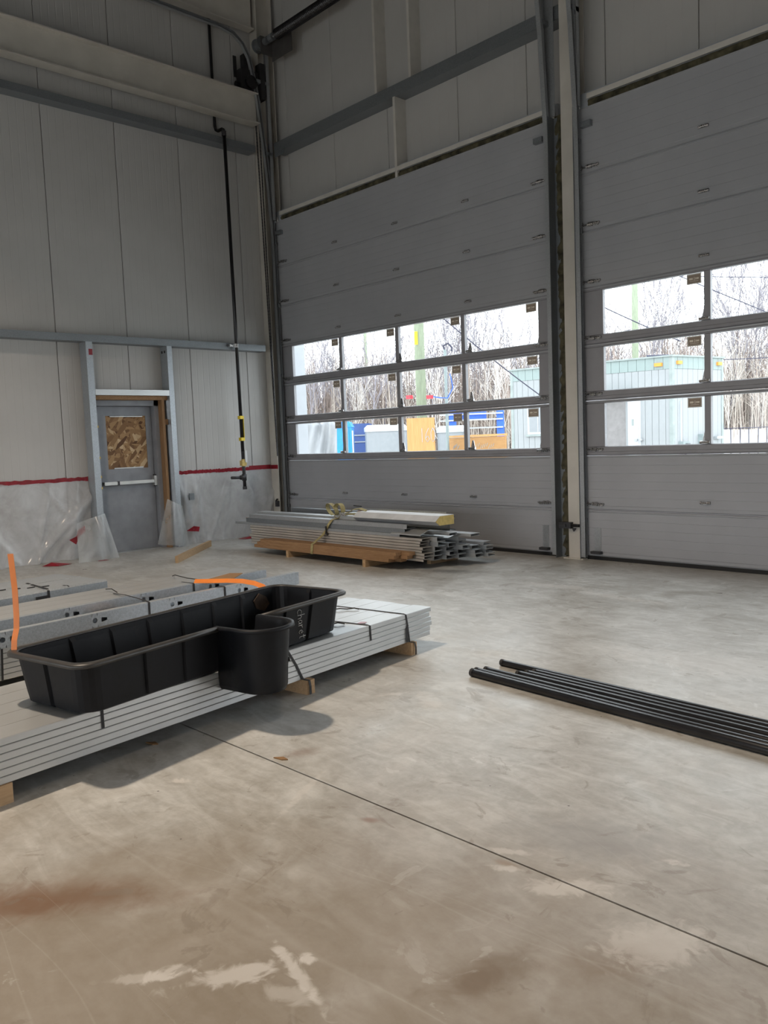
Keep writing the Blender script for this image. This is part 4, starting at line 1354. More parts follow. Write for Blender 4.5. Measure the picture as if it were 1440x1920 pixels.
patch([(4.92, -4.36, zb + 0.012), (5.11, -4.36, zb + 0.03), (5.19, -4.51, zb + 0.010), (5.03, -4.66, zb + 0.010)], 'card_scrap', 'torn brown cardboard scrap lying on the punched channels', 'cardboard', 'cardboard', None, 0.004)
o = MB().box(1.47, -0.33, ZB + 0.031, 1.66, -0.06, ZB + 0.040).build('rust_plate', 'cardboard')
place(o, OB, AB)
tag(o, 'small brown plate lying in the sunken strip between channels', 'scrap')

# --- bundle C at far left
OC, AC = (4.2, -5.08, 0.0), math.atan2(-0.99, 0.14)
proto = flat_stud_mesh(3.4, 'galv_stud')
for j in range(6):
    for k in (0, 4):
        put(proto, 'steel_stud', OC, AC, (0.0, -k * SW, 0.088 + j * SH), 'flat galvanised stud in far left bundle, %s side, %s layer from the bottom' % ('near' if k == 0 else 'far', ORD[j]), 'steel stud', 'lower studs of the far left bundle')
bpy.data.objects.remove(proto)
for x, n in ((0.3, 'right'), (2.4, 'left')):
    bearer(OC, AC, x, -0.78, 0.0, 0.088, 'timber bearer under %s part of the far left bundle' % n, 'lumber')
BIG = [(0, 0), (0.003, 0.085), (-0.012, 0.097), (-0.028, 0.098), (-0.034, 0.092), (-0.378, 0.092), (-0.378, 0.0), (-0.375, 0.0), (-0.375, 0.089), (-0.03, 0.089), (-0.004, 0.08), (-0.004, 0)]
for k, nm in ((0, 'near'), (1, 'far')):
    o = MB().prism(BIG, (0, -k * 0.38, ZB), (0, 1, 0), (0, 0, 1), (3.4 - 0.05 * k, 0, 0)).build('steel_channel', 'galv_spangle')
    place(o, OC, AC)
    tag(o, 'wide rolled edge channel on top of the far left bundle, %s half' % nm, 'steel channel', 'wide channels of the far left bundle')
zc = ZB + 0.1
band(OC, AC, [(0.42, -0.50, zc - 0.004), (0.46, -0.25, zc - 0.004), (0.505, -0.03, zc + 0.002), (0.515, 0.004, zc - 0.012), (0.515, 0.007, 0.29)], 'thick black band over near edge of the far left bundle', 0.02)
band(OC, AC, [(0.33, -0.10, zc - 0.004), (0.335, -0.03, zc + 0.001), (0.34, 0.0, zc - 0.006)], 'thin black hook over edge of far left bundle', 0.01)
for i in range(6):
    o = MB().box(0.40 + 0.09 * i, -0.20 - 0.055 * i, ZB + 0.0935, 0.46 + 0.09 * i, -0.185 - 0.055 * i, ZB + 0.099).build('band_tail', 'black_matte')
    place(o, OC, AC)
    tag(o, 'short dark crimp on top of far left bundle, %s from the right' % ORD[i], 'strap', 'crimps on the far left bundle')
o = MB().box(0.53, 0.006, ZB + 0.028, 0.62, 0.012, ZB + 0.058).build('band_clip', 'black_matte')
place(o, OC, AC)
tag(o, 'black ragged clip beside the thick band on far left bundle', 'strap')

# ------------------------------------------------------------------ black plastic tub with sump bucket
UT = Vector((-0.209, 0.978, 0)).normalized()
WT = Vector((-UT.y, UT.x, 0))             # away from camera
TO = Vector((7.28, -6.62, 0))
TL, TWD, ZR, ZF = 1.912, 0.608, 0.52, 0.279
BC = (0.965, -0.135)
tp = lambda u, w, z: TO + UT * u + WT * w + Vector((0, 0, z))
tub = thing('plastic_tub', tp(TL / 2, TWD / 2, ZF), 'long black plastic basin with side sump bucket resting on steel bundle', 'plastic basin')


def tub_outline(inset, ribs=0.0, n_c=5, half=0.150):
    """open outline around the basin starting and ending at the bucket mouth"""
    L, Wd = TL - 2 * inset, TWD - 2 * inset
    u0, w0 = inset, inset
    rc = 0.085
    pts = []
    ua, ub = BC[0] + half, BC[0] - half

    def run(p, q, out, n):
        ln = math.hypot(q[0] - p[0], q[1] - p[1])
        for i in range(n):
            a = i / n
            m = [(a, 0)]
            if i > 0 and ribs:
                hw = 0.012 / ln
                m = [(a - hw * 1.6, 0), (a - hw, ribs), (a + hw, ribs), (a + hw * 1.6, 0)]
            for f, d in m:
                pts.append((p[0] + (q[0] - p[0]) * f - out[0] * d, p[1] + (q[1] - p[1]) * f - out[1] * d))
        pts.append(q)

    def arc(cx, cy, a0):
        for i in range(1, n_c):
            a = a0 + (math.pi / 2) * i / n_c
            pts.append((cx + rc * math.cos(a), cy + rc * math.sin(a)))
    run((ua, w0), (u0 + L - rc, w0), (0, -1), 3)
    arc(u0 + L - rc, w0 + rc, -math.pi / 2)
    run((u0 + L, w0 + rc), (u0 + L, w0 + Wd - rc), (1, 0), 2)
    arc(u0 + L - rc, w0 + Wd - rc, 0)
    run((u0 + L - rc, w0 + Wd), (u0 + rc, w0 + Wd), (0, 1), 7)
    arc(u0 + rc, w0 + Wd - rc, math.pi / 2)
    run((u0, w0 + Wd - rc), (u0, w0 + rc), (-1, 0), 2)
    arc(u0 + rc, w0 + rc, math.pi)
    run((u0 + rc, w0), (ub, w0), (0, -1), 3)
    return pts


rings = [(0.062, ZF + 0.012, 0.012, 0.122), (0.056, ZF + 0.05, 0.014, 0.126), (0.036, ZR - 0.03, 0.014, 0.139), (0.034, ZR - 0.006, 0.0, 0.141)]
outs = [(tub_outline(i, r if r else 1e-6, 5, h_), z) for i, z, r, h_ in rings]
mb = MB()
n = len(outs[0][0])
vs = [tp(u, w, z) for o_, z in outs for u, w in o_]
fs = []
for i in range(len(outs) - 1):
    for k in range(n - 1):
        a = i * n + k
        fs.append((a, a + 1, a + n + 1, a + n))
mb.add(vs, fs)
bt = tub_outline(0.085, 1e-6, 5, 0.13)
base = len(mb.v)
mb.v += [tuple(tp(u, w, ZF + 0.001)) for u, w in bt]
for k in range(n - 1):
    mb.f.append((k, k + 1, base + k + 1, base + k))
    mb.mi.append(0)
mb.f.append(tuple(base + k for k in range(n)))
mb.mi.append(0)
shell = mb.build('basin_shell', 'black_plastic', tub, smooth=False, solid=0.005)
# rim flange
mb = MB()
ro = [(0.035, ZR - 0.004), (0.030, ZR + 0.003), (0.006, ZR + 0.003), (0.0, ZR - 0.003), (0.001, ZR - 0.016)]
ol = [(tub_outline(i, 1e-6, 5, 0.147 + (0.035 - i) * 0.6), z) for i, z in ro]
vs = [tp(u, w, z) for o_, z in ol for u, w in o_]
fs = []
for i in range(len(ol) - 1):
    for k in range(n - 1):
        a = i * n + k
        fs.append((a, a + 1, a + n + 1, a + n))
mb.add(vs, fs)
mb.build('rim', 'rim_lit_plastic', tub, smooth=True, solid=0.003)
# bucket: U-shaped sump hanging off the near wall
wall_w = lambda z: 0.034 + max(0.0, min(1.0, (ZR - z) / (ZR - ZF))) * 0.028
prof = [(0.095, 0.185), (0.110, 0.189), (0.119, 0.21), (0.1225, 0.279), (0.139, ZR - 0.03), (0.141, ZR - 0.004), (0.145, ZR + 0.003), (0.165, ZR + 0.003), (0.168, ZR - 0.012)]
mb = MB()
nb = 20
rowsn = nb + 3
vs = []
for r_, z in prof:
    vs.append(tp(BC[0] - r_, wall_w(z), z))
    for k in range(nb + 1):
        a = math.pi + math.pi * k / nb
        vs.append(tp(BC[0] + r_ * math.cos(a), BC[1] + r_ * math.sin(a), z))
    vs.append(tp(BC[0] + r_, wall_w(z), z))
fs = [tuple(range(rowsn))]
for i in range(len(prof) - 1):
    for k in range(rowsn - 1):
        a = i * rowsn + k
        fs.append((a, a + 1, a + rowsn + 1, a + rowsn))
# back wall of the sump below the basin floor
fs.append((0, rowsn - 1, 2 * rowsn - 1, rowsn))
fs.append((rowsn, 2 * rowsn - 1, 3 * rowsn - 1, 2 * rowsn))
fs.append((2 * rowsn, 3 * rowsn - 1, 4 * rowsn - 1, 3 * rowsn))
mb.add(vs, fs)
bk = mb.build('sump_bucket', 'black_plastic', tub, smooth=True, solid=0.005)
MB().tube([tp(BC[0] + 0.122 * math.cos(5.4), BC[1] + 0.122 * math.sin(5.4), 0.33), tp(BC[0] + 0.136 * math.cos(5.4), BC[1] + 0.136 * math.sin(5.4), 0.332)], 0.011, 10).build('drain_boss', 'rubber', bk)
# chalk writing on the near wall, running down the panel
GLY = {
    'c': [[(0.8, 0.9), (0.4, 1.05), (0.05, 0.7), (0.05, 0.3), (0.4, 0.0), (0.8, 0.1)]],
    'h': [[(0.1, 1.7), (0.1, 0.0)], [(0.1, 0.6), (0.4, 0.95), (0.65, 0.7), (0.7, 0.0)]],
    'a': [[(0.65, 0.8), (0.3, 0.95), (0.05, 0.5), (0.25, 0.05), (0.6, 0.3), (0.65, 0.85), (0.7, 0.0)]],
    'r': [[(0.1, 0.95), (0.12, 0.0)], [(0.12, 0.5), (0.35, 0.9), (0.65, 0.9)]],
    'e': [[(0.05, 0.5), (0.65, 0.55), (0.45, 0.95), (0.1, 0.7), (0.1, 0.25), (0.4, 0.0), (0.7, 0.15)]],
    't': [[(0.35, 1.5), (0.35, 0.1), (0.6, 0.0)], [(0.05, 1.0), (0.75, 1.05)]],
    '1': [[(0.4, 1.7), (0.4, 0.0)]],
    '6': [[(0.65, 1.7), (0.2, 1.0), (0.1, 0.4), (0.4, 0.0), (0.7, 0.35), (0.5, 0.75), (0.15, 0.5)]],
    '0': [[(0.45, 1.7), (0.15, 1.2), (0.15, 0.4), (0.45, 0.0), (0.8, 0.4), (0.8, 1.2), (0.45, 1.7)]],
}


def scrawl(text, fn, adv, r, parent, mat, name='handwriting', big=1.0):
    mb = MB()
    x = 0.0
    for i, ch in enumerate(text):
        s = big if i == 0 else 1.0
        for st in GLY[ch]:
            mb.tube([fn(x + px * s, py * s) for px, py in st], r, 4)
        x += adv * s
    return mb.build(name, mat, parent)


def on_tub(a, b):
    # text runs downwards: advance lowers z, ascent points along +u
    z = ZR - 0.035 - a * 0.033
    ins = 0.034 + (ZR - z) / (ZR - ZF) * 0.026
    u = 1.44 + b * 0.036 + a * 0.006
    return tp(u, ins - 0.005, z)


scrawl('charet', on_tub, 0.92, 0.0016, shell, 'chalk')
# offcut and debris lying in the basin
o = MB().prism([(0, 0), (0.30, 0.02), (0.28, 0.12), (0.02, 0.10)], tp(0.80, 0.14, ZF + 0.006), UT, WT, (0, 0, 0.02)).build('board_offcut', 'lumber_brown')
tag(o, 'brown board offcut lying inside the basin behind the bucket mouth', 'wood offcut')
o = MB().prism([(0, 0), (0.07, -0.03), (0.12, 0.01), (0.09, 0.06), (0.03, 0.09), (-0.02, 0.05)], tp(1.66, TWD - 0.052, ZF + 0.13), UT, (0, 0, 1), WT * 0.006).build('mud_clod', 'mud')
tag(o, 'dried brown mud patch on inner wall at far end of the basin', 'mud')

# orange straps
pts = [tp(0.045, 0.56, ZR + 0.002), tp(0.05, 0.56, ZR + 0.05), tp(0.065, 0.56, ZR + 0.10), tp(0.07, 0.56, ZR + 0.16), tp(0.075, 0.565, ZR + 0.28), tp(0.07, 0.57, ZR + 0.45)]
mb = MB().ribbon(pts, (0.018, 0.019, 0.0), 0.003)
tag(mb.build('orange_strap', 'orange_strap'), 'stiff orange strap standing upright at left corner of black basin', 'strap', 'orange straps')
mb = MB().ribbon([(5.078, -4.78, 0.405), (5.3, -4.76, 0.425), (5.493, -4.748, 0.445), (5.73, -4.78, 0.47), (5.956, -4.829, 0.485), (6.15, -4.89, 0.49), (6.257, -4.931, 0.482), (6.33, -4.93, 0.455)], (0.004, 0.012, 0.030), 0.003)
tag(mb.build('orange_strap', 'orange_strap'), 'orange strap bridging from punched channels to the black basin', 'strap', 'orange straps')

# ------------------------------------------------------------------ back stack of lumber and steel in front of the left door
O0 = (0, 0, 0)
for x, n in ((2.25, 'left'), (3.70, 'right')):
    o = MB().box(x, -1.815, 0, x + 0.05, -0.75, 0.083).build('timber_bearer', 'lumber_y')
    tag(o, '%s timber bearer under the back stack of steel and lumber' % n, 'wood block', 'timber bearers under the steel')
o = MB().box(4.18, -1.25, 0, 4.24, -0.78, 0.083).build('timber_bearer', 'lumber_y')
tag(o, 'timber bearer in shadow under right end of the back stack', 'wood block', 'timber bearers under the steel')
bd = [(1.53, 4.12), (1.60, 4.21), (1.67, 4.235)]
for k, (a, b) in enumerate(bd):
    z = 0.0835 + k * 0.0385
    o = MB().box(a, -1.80, z, b, -1.711, z + 0.038).build('lumber_board', 'lumber_brown')
    tag(o, 'brown two by four on front face of back stack, %s' % ('bottom', 'middle', 'top')[k], 'lumber', 'two by fours on the back stack')
    o = MB().box(a + 0.05, -1.709, z, b + 0.10 + 0.01 * k, -1.62, z + 0.038).build('lumber_board', 'lumber_brown')
    tag(o, 'two by four in second row of back stack, only its end showing, %s' % ('bottom', 'middle', 'top')[k], 'lumber', 'two by fours on the back stack')
# front column of flat studs
r4 = random.Random(5)
ST = [(0, 0.0065), (0, 0.030), (0.003, 0.0325), (0.149, 0.0325), (0.152, 0.030), (0.152, 0), (0.149, 0), (0.149, 0.029), (0.003, 0.029), (0.003, 0.0065)]
for j in range(8):
    a, b = 1.16 + r4.uniform(-0.03, 0.03), 4.43 + r4.uniform(-0.03, 0.05)
    z = 0.0835 + j * 0.0325
    o = MB().prism(ST, (a, -1.60, z), (0, 1, 0), (0, 0, 1), (b - a, 0, 0)).build('steel_stud', 'steel_dusty')
    tag(o, 'dusty steel stud on front of back stack, %s layer from the bottom' % ORD[j], 'steel stud', 'dusty studs on the back stack')


def channel_x(x0, x1, y0, w, z0, h, mat='galv', t=0.003, lip=0.012, flip=False):
    # C with open side to the front (-y) unless flipped, so its end reads as a C
    P = [(0, 0), (w, 0), (w, h), (0, h), (0, h - lip), (t, h - lip), (t, h - t), (w - t, h - t), (w - t, t), (t, t), (t, lip), (0, lip)]
    if flip:
        P = [(w - u, v) for u, v in P]
    return MB().prism(P, (x0, y0, z0), (0, 1, 0), (0, 0, 1), (x1 - x0, 0, 0)).build('steel_channel', mat)


tag(channel_x(0.80, 4.10, -1.60, 0.15, 0.345, 0.033, 'galv', flip=True), 'long flat channel overhanging left end of the back stack', 'steel channel', 'loose channels on the back stack')
tag(channel_x(1.05, 4.17, -1.585, 0.14, 0.379, 0.055, 'galv_dark', flip=True), 'dark grey channel above the dusty studs on back stack', 'steel channel', 'loose channels on the back stack')
tag(channel_x(1.12, 4.20, -1.58, 0.14, 0.435, 0.050, 'galv', flip=True), 'pale channel near top of back stack reaching under the foam panel', 'steel channel', 'loose channels on the back stack')
tag(channel_x(1.10, 3.55, -1.43, 0.14, 0.435, 0.075, 'galv_stud', flip=True), 'bright topmost channel at left of back stack', 'steel channel', 'loose channels on the back stack')
tag(channel_x(1.3, 4.3, -0.98, 0.10, 0.36, 0.17, 'galv_dark', flip=True), 'dark channel at rear of back stack against the door', 'steel channel', 'loose channels on the back stack')
o = MB().box(0.92, -1.50, 0.40, 1.12, -1.47, 0.425).build('lumber_board', 'lumber_brown')
tag(o, 'small brown batten end poking out left of the back stack', 'lumber')
# columns of open C channels whose ends show on the right
cols = [(-1.44, 0.13, 4.50, 0.0835, 0.052, 5, 'nearest column'), (-1.30, 0.12, 4.55, 0.0835, 0.046, 4, 'second column'), (-1.17, 0.13, 4.62, 0.0835, 0.050, 5, 'third column'), (-1.03, 0.13, 4.68, 0.0835, 0.044, 3, 'fourth column'), (-0.885, 0.13, 4.74, 0.0835, 0.040, 4, 'rearmost column')]
for y0, w, xe, z0, h, n, nm in cols:
    for j in range(n):
        xo = r4.uniform(-0.04, 0.04)
        o = channel_x(1.4, xe + xo, y0, w, z0 + j * (h + 0.0008), h, 'galv' if j % 2 else 'galv_stud', t=0.005, flip=True)
        tag(o, 'open steel channel end on right of back stack, %s, %s from the bottom' % (nm, ORD[j]), 'steel channel', 'channel ends of the back stack')
tag(channel_x(1.5, 4.78, -1.17, 0.15, 0.340, 0.030, 'galv_stud', flip=True), 'bright flat channel sticking out to the right at rear of back stack', 'steel channel', 'loose channels on the back stack')
tag(channel_x(2.5, 4.70, -1.43, 0.12, 0.372, 0.030, 'galv'), 'narrow channel under the yellow foam panel', 'steel channel', 'loose channels on the back stack')
o = MB().prism([(0, 0.012), (0.16, 0.060), (0.163, 0.056), (0.002, 0.0)], (3.98, -1.62, 0.375), (0, 1, 0), (0, 0, 1), (0.46, 0.0, 0)).build('flashing', 'galv_stud')
tag(o, 'bright tilted flashing strip on front right of back stack', 'flashing')
o = MB().prism([(0, 0), (0.13, 0.03), (0.132, 0.026), (0.002, -0.004)], (4.35, -1.36, 0.335), (0, 1, 0), (0, 0, 1), (0.26, 0.0, 0)).build('flashing', 'galv_stud')
tag(o, 'short bright flashing offcut under the foam panel end', 'flashing')
# insulated panel offcut
t = thing('panel_offcut', (4.0, -1.40, 0.487), 'white insulated panel offcut with yellow foam core on top of back stack', 'insulated panel')
z = 0.4865
P = [(-1.56, z + 0.045), (-1.50, z), (-1.27, z), (-1.27, z + 0.055), (-1.255, z + 0.06), (-1.27, z + 0.065), (-1.27, z + 0.10), (-1.49, z + 0.10)]
MB().prism(P, (3.3, 0, 0), (0, 1, 0), (0, 0, 1), (1.33, 0, 0)).build('foam_core', 'foam_core', t)
P2 = [(-1.565, z + 0.045), (-1.49, z + 0.101), (-1.27, z + 0.101), (-1.27, z + 0.104), (-1.33, z + 0.104), (-1.335, z + 0.102), (-1.40, z + 0.102), (-1.405, z + 0.104), (-1.492, z + 0.104), (-1.569, z + 0.046)]
MB().prism(P2, (3.28, 0, 0), (0, 1, 0), (0, 0, 1), (1.345, 0, 0)).build('top_skin', 'panel_white', t)
P3 = [(-1.563, z + 0.042), (-1.50, z - 0.001), (-1.50, z + 0.001), (-1.56, z + 0.045)]
MB().prism(P3, (3.28, 0, 0), (0, 1, 0), (0, 0, 1), (1.34, 0, 0)).build('lower_skin', 'door_panel', t)
o = channel_x(2.85, 3.30, -1.50, 0.10, 0.487, 0.045, 'galv_stud', flip=True)
tag(o, 'short bright tray channel beside the ratchet strap, nearer one', 'steel channel', 'short tray channels')
o = channel_x(2.95, 3.27, -1.36, 0.10, 0.5115, 0.045, 'galv_stud', flip=True)
tag(o, 'short bright tray channel beside the ratchet strap, farther one', 'steel channel', 'short tray channels')
o = MB().prism([(0, 0), (0.06, 0), (0.06, 0.004), (0.004, 0.004), (0.004, 0.03), (0, 0.03)], (3.0, -1.20, 0.57), (0, 1, 0), (0, 0, 1), (1.45, 0, 0)).build('angle_bar', 'galv')
tag(o, 'long angle bar lying along rear edge of the foam panel', 'steel angle')
o = MB().box(3.0, -1.24, 0.53, 3.06, -1.10, 0.569).box(4.3, -1.24, 0.53, 4.36, -1.10, 0.569).build('wood_packer', 'lumber_brown')
tag(o, 'pair of packers under the long angle bar', 'wood block')
# ratchet strap with bow
t = thing('ratchet_strap', (2.8, -1.7, 0.083), 'khaki webbing strap tied round the back stack with a loose bow', 'strap')
wv = Vector((0.045, 0, 0))
MB().ribbon([(2.76, -1.70, 0.080), (2.76, -1.805, 0.080), (2.765, -1.808, 0.10), (2.78, -1.806, 0.20), (2.80, -1.66, 0.29), (2.81, -1.607, 0.345), (2.86, -1.606, 0.42), (2.92, -1.59, 0.488), (2.94, -1.42, 0.515), (2.95, -1.2, 0.535), (2.95, -0.88, 0.535), (2.95, -0.865, 0.52), (2.95, -0.862, 0.10)], [wv * 1.0] * 13, 0.004).build('webbing', 'khaki_web', t)


def loop(c, ax, ay, a0, a1, n, wv_, r=1.0):
    c, ax, ay = Vector(c), Vector(ax), Vector(ay)
    return [c + ax * math.cos(a0 + (a1 - a0) * i / n) + ay * math.sin(a0 + (a1 - a0) * i / n) for i in range(n + 1)]


MB().ribbon(loop((2.80, -1.48, 0.60), (0.085, 0.0, -0.02), (0.0, -0.02, 0.075), -1.0, 4.6, 14, None), Vector((0.01, 0.055, 0.0)), 0.004).build('bow_loop', 'khaki_web', t)
MB().ribbon(loop((2.93, -1.48, 0.59), (0.075, 0.0, 0.03), (-0.02, 0.0, 0.085), -2.6, 2.6, 14, None), Vector((0.02, 0.055, 0.0)), 0.004).build('bow_loop', 'khaki_web', t)
MB().ribbon([(2.92, -1.50, 0.53), (3.02, -1.49, 0.565), (3.10, -1.48, 0.57), (3.17, -1.46, 0.61), (3.28, -1.44, 0.625), (3.36, -1.42, 0.60), (3.33, -1.44, 0.56), (3.22, -1.47, 0.56), (3.08, -1.50, 0.55)], Vector((0.0, 0.045, 0.01)), 0.004).build('loose_tail', 'khaki_web', t)
MB().box(2.97, -1.51, 0.535, 3.08, -1.46, 0.57).tube([(3.03, -1.52, 0.555), (3.03, -1.45, 0.555)], 0.018, 8).build('ratchet', 'chrome', t)
MB().tube([(3.16, -1.44, 0.655), (3.28, -1.42, 0.648)], 0.007, 6).build('ratchet_handle', 'black_matte', t)
MB().tube([(2.83, -1.62, 0.40), (2.86, -1.64, 0.36), (2.85, -1.64, 0.32), (2.88, -1.63, 0.30)], 0.012, 6).build('strap_hook', 'black_matte', t)

# loose two by four on the floor near the door
dv = Vector((0.30 - 1.43, -1.701 + 2.88, 0)).normalized()
nv = Vector((-dv.y, dv.x, 0))
mb = MB().prism([(0, 0), (0.04, 0), (0.04, 0.085), (0, 0.085)], (1.43, -2.88, 0), nv, (0, 0, 1), dv * 1.63)
tag(mb.build('lumber_board', 'lumber'), 'loose pale two by four lying on floor in front of the exit door', 'lumber')

# black pipes on the floor at right
pl = [(7.475, -4.340, 0.024, 'black pipe nearest the camera on the right floor'), (7.465, -4.290, 0.021, 'black pipe on right floor, second from the near side'), (7.50, -4.243, 0.0215, 'black pipe on right floor, third from the near side'), (7.70, -4.190, 0.0215, 'black pipe on right floor, middle of the row, set further right'), (7.73, -4.143, 0.0205, 'black pipe on right floor, third from the far side'), (7.75, -4.098, 0.0205, 'black pipe on right floor, second from the far side'), (7.47, -4.050, 0.0205, 'black pipe on right floor, farthest from the camera')]
pr = [((x, y), (11.5, y - 0.245 + 0.012 * i), r_, lab) for i, (x, y, r_, lab) in enumerate(pl)]
for (a, b, r_, lab) in pr:
    d = Vector((b[0] - a[0], b[1] - a[1], 0)).normalized()
    t = thing('floor_pipe', (a[0], a[1], 0), lab, 'pipe', 'black pipes lying on the right floor')
    p = Vector((a[0], a[1], r_))
    MB().tube([p + d * 0.02, Vector((b[0], b[1], r_))], r_, 12).build('pipe_body', 'black_paint', t, True)
    MB().tube([p, p + d * 0.02], r_ * 1.03, 12).build('dark_end', 'black_matte', t)  # shade inside the hollow pipe end, painted as a dark plug

# grit and leaf scraps on the floor
for i, (x, y) in enumerate(((8.20, -4.05), (8.02, -4.02), (7.62, -5.9), (6.98, -6.2))):
    mb = MB().prism([(0, 0), (0.05, 0.01), (0.07, 0.03), (0.03, 0.035)], (x, y, 0.001), (1, 0, 0), (0, 1, 0), (0, 0, 0.005))
    tag(mb.build('dirt_crumb', 'cardboard'), ['small dried mud crumb on floor behind the black pipes', 'tiny dried mud crumb left of the other one behind the pipes', 'brown crumb on floor in front of the sump bucket', 'brown crumb in shadow at foot of the tub bundle'][i], 'dirt', 'mud crumbs')

# ------------------------------------------------------------------ high bay lamps (above the frame)
def high_bay(x, y, label, power=LAMP_POWER):
    t = thing('high_bay_lamp', (x, y, 7.95), label, 'lamp', 'high bay lamps')
    MB().tube([(x, y, 8.0), (x, y, 8.05), (x, y, 8.22), (x, y, 8.26)], [0.21, 0.22, 0.10, 0.05], 20).build('housing', 'galv_dark', t)
    MB().tube([(x, y, 8.26), (x, y, ZT)], 0.01, 6).build('hanger', 'dark_steel', t)
    L = bpy.data.lights.new('lamp_light', 'AREA')
    L.shape = 'DISK'
    L.size = 0.40
    L.energy = power
    L.color = LAMP_COLOR
    L.spread = math.radians(115)
    lo = bpy.data.objects.new('lamp_light', L)
    COL.objects.link(lo)
    lo.parent = t
    lo.location = (0, 0, 0.04)
    return t


high_bay(5.5, -7.3, 'round high bay lamp hanging over the left of the bay above the frame')
high_bay(12.0, -7.3, 'added fill lamp hanging unseen over the right of the bay above the frame', LAMP_POWER * 0.2)  # added fill light, no such lamp in view
high_bay(8.8, -12.5, 'added fill lamp hanging unseen behind the camera', LAMP_POWER * 0.2)  # another added lamp, only brightens the bay from behind

# ------------------------------------------------------------------ outdoors
gr = MB().box(-160, 0.46, -0.40, 120, 160, -0.10).build('ground', 'snowy_ground')
tag(gr, 'pale gravel yard outside the doors', kind='structure')
gr = MB().box(-120, -140, -0.40, 140, YF - 0.35, -0.10).build('ground', 'snowy_ground')  # added out of view, stops sky light shining up onto the ceiling
tag(gr, 'unseen ground added behind the camera side to block sky light from below', kind='structure')
BK, BD, BF = Vector((-7.4, 29.9, -0.1)), Vector((0.69, 0.724, 0)), Vector((-0.45, 0.9, 0)).normalized()
sn = MB().grid(lambda u, v: BK + BD * (11 * u - 0.6) + BF * (5.5 * v) + Vector((0, 0, 1.42 * min(1, v * 2.2) ** 0.7 + 0.06 * math.sin(u * 17) * v)), 24, 8).build('snow_bank', 'snow', smooth=True)
tag(sn, 'snow lying beyond the fence on the right of the yard', kind='structure')
ap = MB().box(-0.6, 0.45, -0.10, XR, 3.2, -0.02).build('apron', 'concrete_floor')
tag(ap, 'concrete apron outside the overhead doors', kind='structure')

# site office trailer
HT = 3.7
TC = Vector((-1.62, 15.9, 0))
TS = Vector((-0.985, -0.17, 0)).normalized()
TE = Vector((0.17, 0.985, 0)).normalized()
LS, LE = 5.5, 2.55
tr = thing('office_trailer', TC + TS * LS / 2 + TE * LE / 2, 'pale site office trailer with grey green fascia seen through the doors', 'trailer')
ti = lambda s, e, z: TC + TS * s + TE * e + Vector((0, 0, z))


def tbox(s0, s1, e0, e1, z0, z1, name, mat, par=None):
    c = [ti(s0, e0, 0), ti(s1, e0, 0), ti(s1, e1, 0), ti(s0, e1, 0)]
    mb = MB().prism([(0, 0), (1, 0), (1, 1), (0, 1)], ti(s0, e0, z0), TS * (s1 - s0), TE * (e1 - e0), (0, 0, z1 - z0))
    return mb.build(name, mat, par or tr)


tbox(0.04, LS - 0.04, 0.04, LE - 0.04, 0.25, HT - 0.05, 'trailer_core', 'trailer_dark')
# cladding boards: long side with a doorway and a window, then the end
nb = 26
for i in range(nb):
    s0, s1 = LS * i / nb, LS * (i + 1) / nb - 0.012
    z0 = 0.25
    mid = (s0 + s1) / 2
    if 1.38 < mid < 2.2:
        tbox(s0, s1, 0, 0.04, 2.55, HT - 0.42, 'cladding_board', 'trailer_wall')
    elif 4.15 < mid < 4.85:
        tbox(s0, s1, 0, 0.04, 0.25, 1.45, 'cladding_board', 'trailer_wall')
        tbox(s0, s1, 0, 0.04, 2.7, HT - 0.42, 'cladding_board', 'trailer_wall')
    else:
        tbox(s0, s1, 0, 0.04, 0.25, HT - 0.42, 'cladding_board', 'trailer_wall')
for i in range(20):
    s0, s1 = LS * i / 20, LS * (i + 1) / 20 - 0.012
    tbox(s0, s1, -0.012, 0.04, HT - 0.415, HT - 0.05, 'fascia_board', 'trailer_green')
for i in range(10):
    e0, e1 = LE * i / 10, LE * (i + 1) / 10 - 0.012
    tbox(0, 0.04, e0, e1, 0.25, HT - 0.42, 'end_board', 'trailer_wall')
    tbox(-0.012, 0.04, e0, e1, HT - 0.415, HT - 0.05, 'end_fascia_board', 'trailer_green')
tbox(-0.06, LS + 0.05, -0.06, LE + 0.05, HT - 0.05, HT, 'roof', 'trailer_trim')
for s0, e0 in ((-0.02, -0.02), (LS - 0.08, -0.02), (-0.02, LE - 0.08)):
    tbox(s0, s0 + 0.10, e0, e0 + 0.10, 0.2, HT - 0.05, 'corner_trim', 'trailer_trim')
w_ = tbox(4.10, 4.90, -0.02, 0.02, 1.45, 2.7, 'window_frame', 'exterior_white')
tbox(4.18, 4.82, -0.03, 0.0, 1.53, 2.62, 'window_pane', 'tank_grey', w_)
tbox(4.49, 4.51, -0.035, 0.0, 1.53, 2.62, 'window_bar', 'exterior_white', w_)
tbox(4.05, 4.95, -0.06, 0.02, 1.38, 1.45, 'window_sill', 'trailer_trim', w_)
tbox(1.38, 2.2, 0.02, 0.05, 0.25, 2.55, 'doorway', 'trailer_dark')
tbox(1.12, 2.35, -0.35, 0.0, 2.62, 2.72, 'awning', 'trailer_green')
w_ = tbox(1.03, 1.37, -0.05, 0.0, 0.25, 2.5, 'open_door_leaf', 'exterior_white')
tbox(1.18, 1.23, -0.07, -0.05, 1.6, 1.8, 'leaf_slot', 'trailer_trim', w_)
for s0 in (0.90, 1.05):
    tbox(s0, s0 + 0.09, -0.10, 0.0, 1.12, 1.18, 'lever_handle', 'galv')
tbox(0.98, 1.03, -0.03, 0.0, 0.25, 2.6, 'door_post', 'exterior_white')
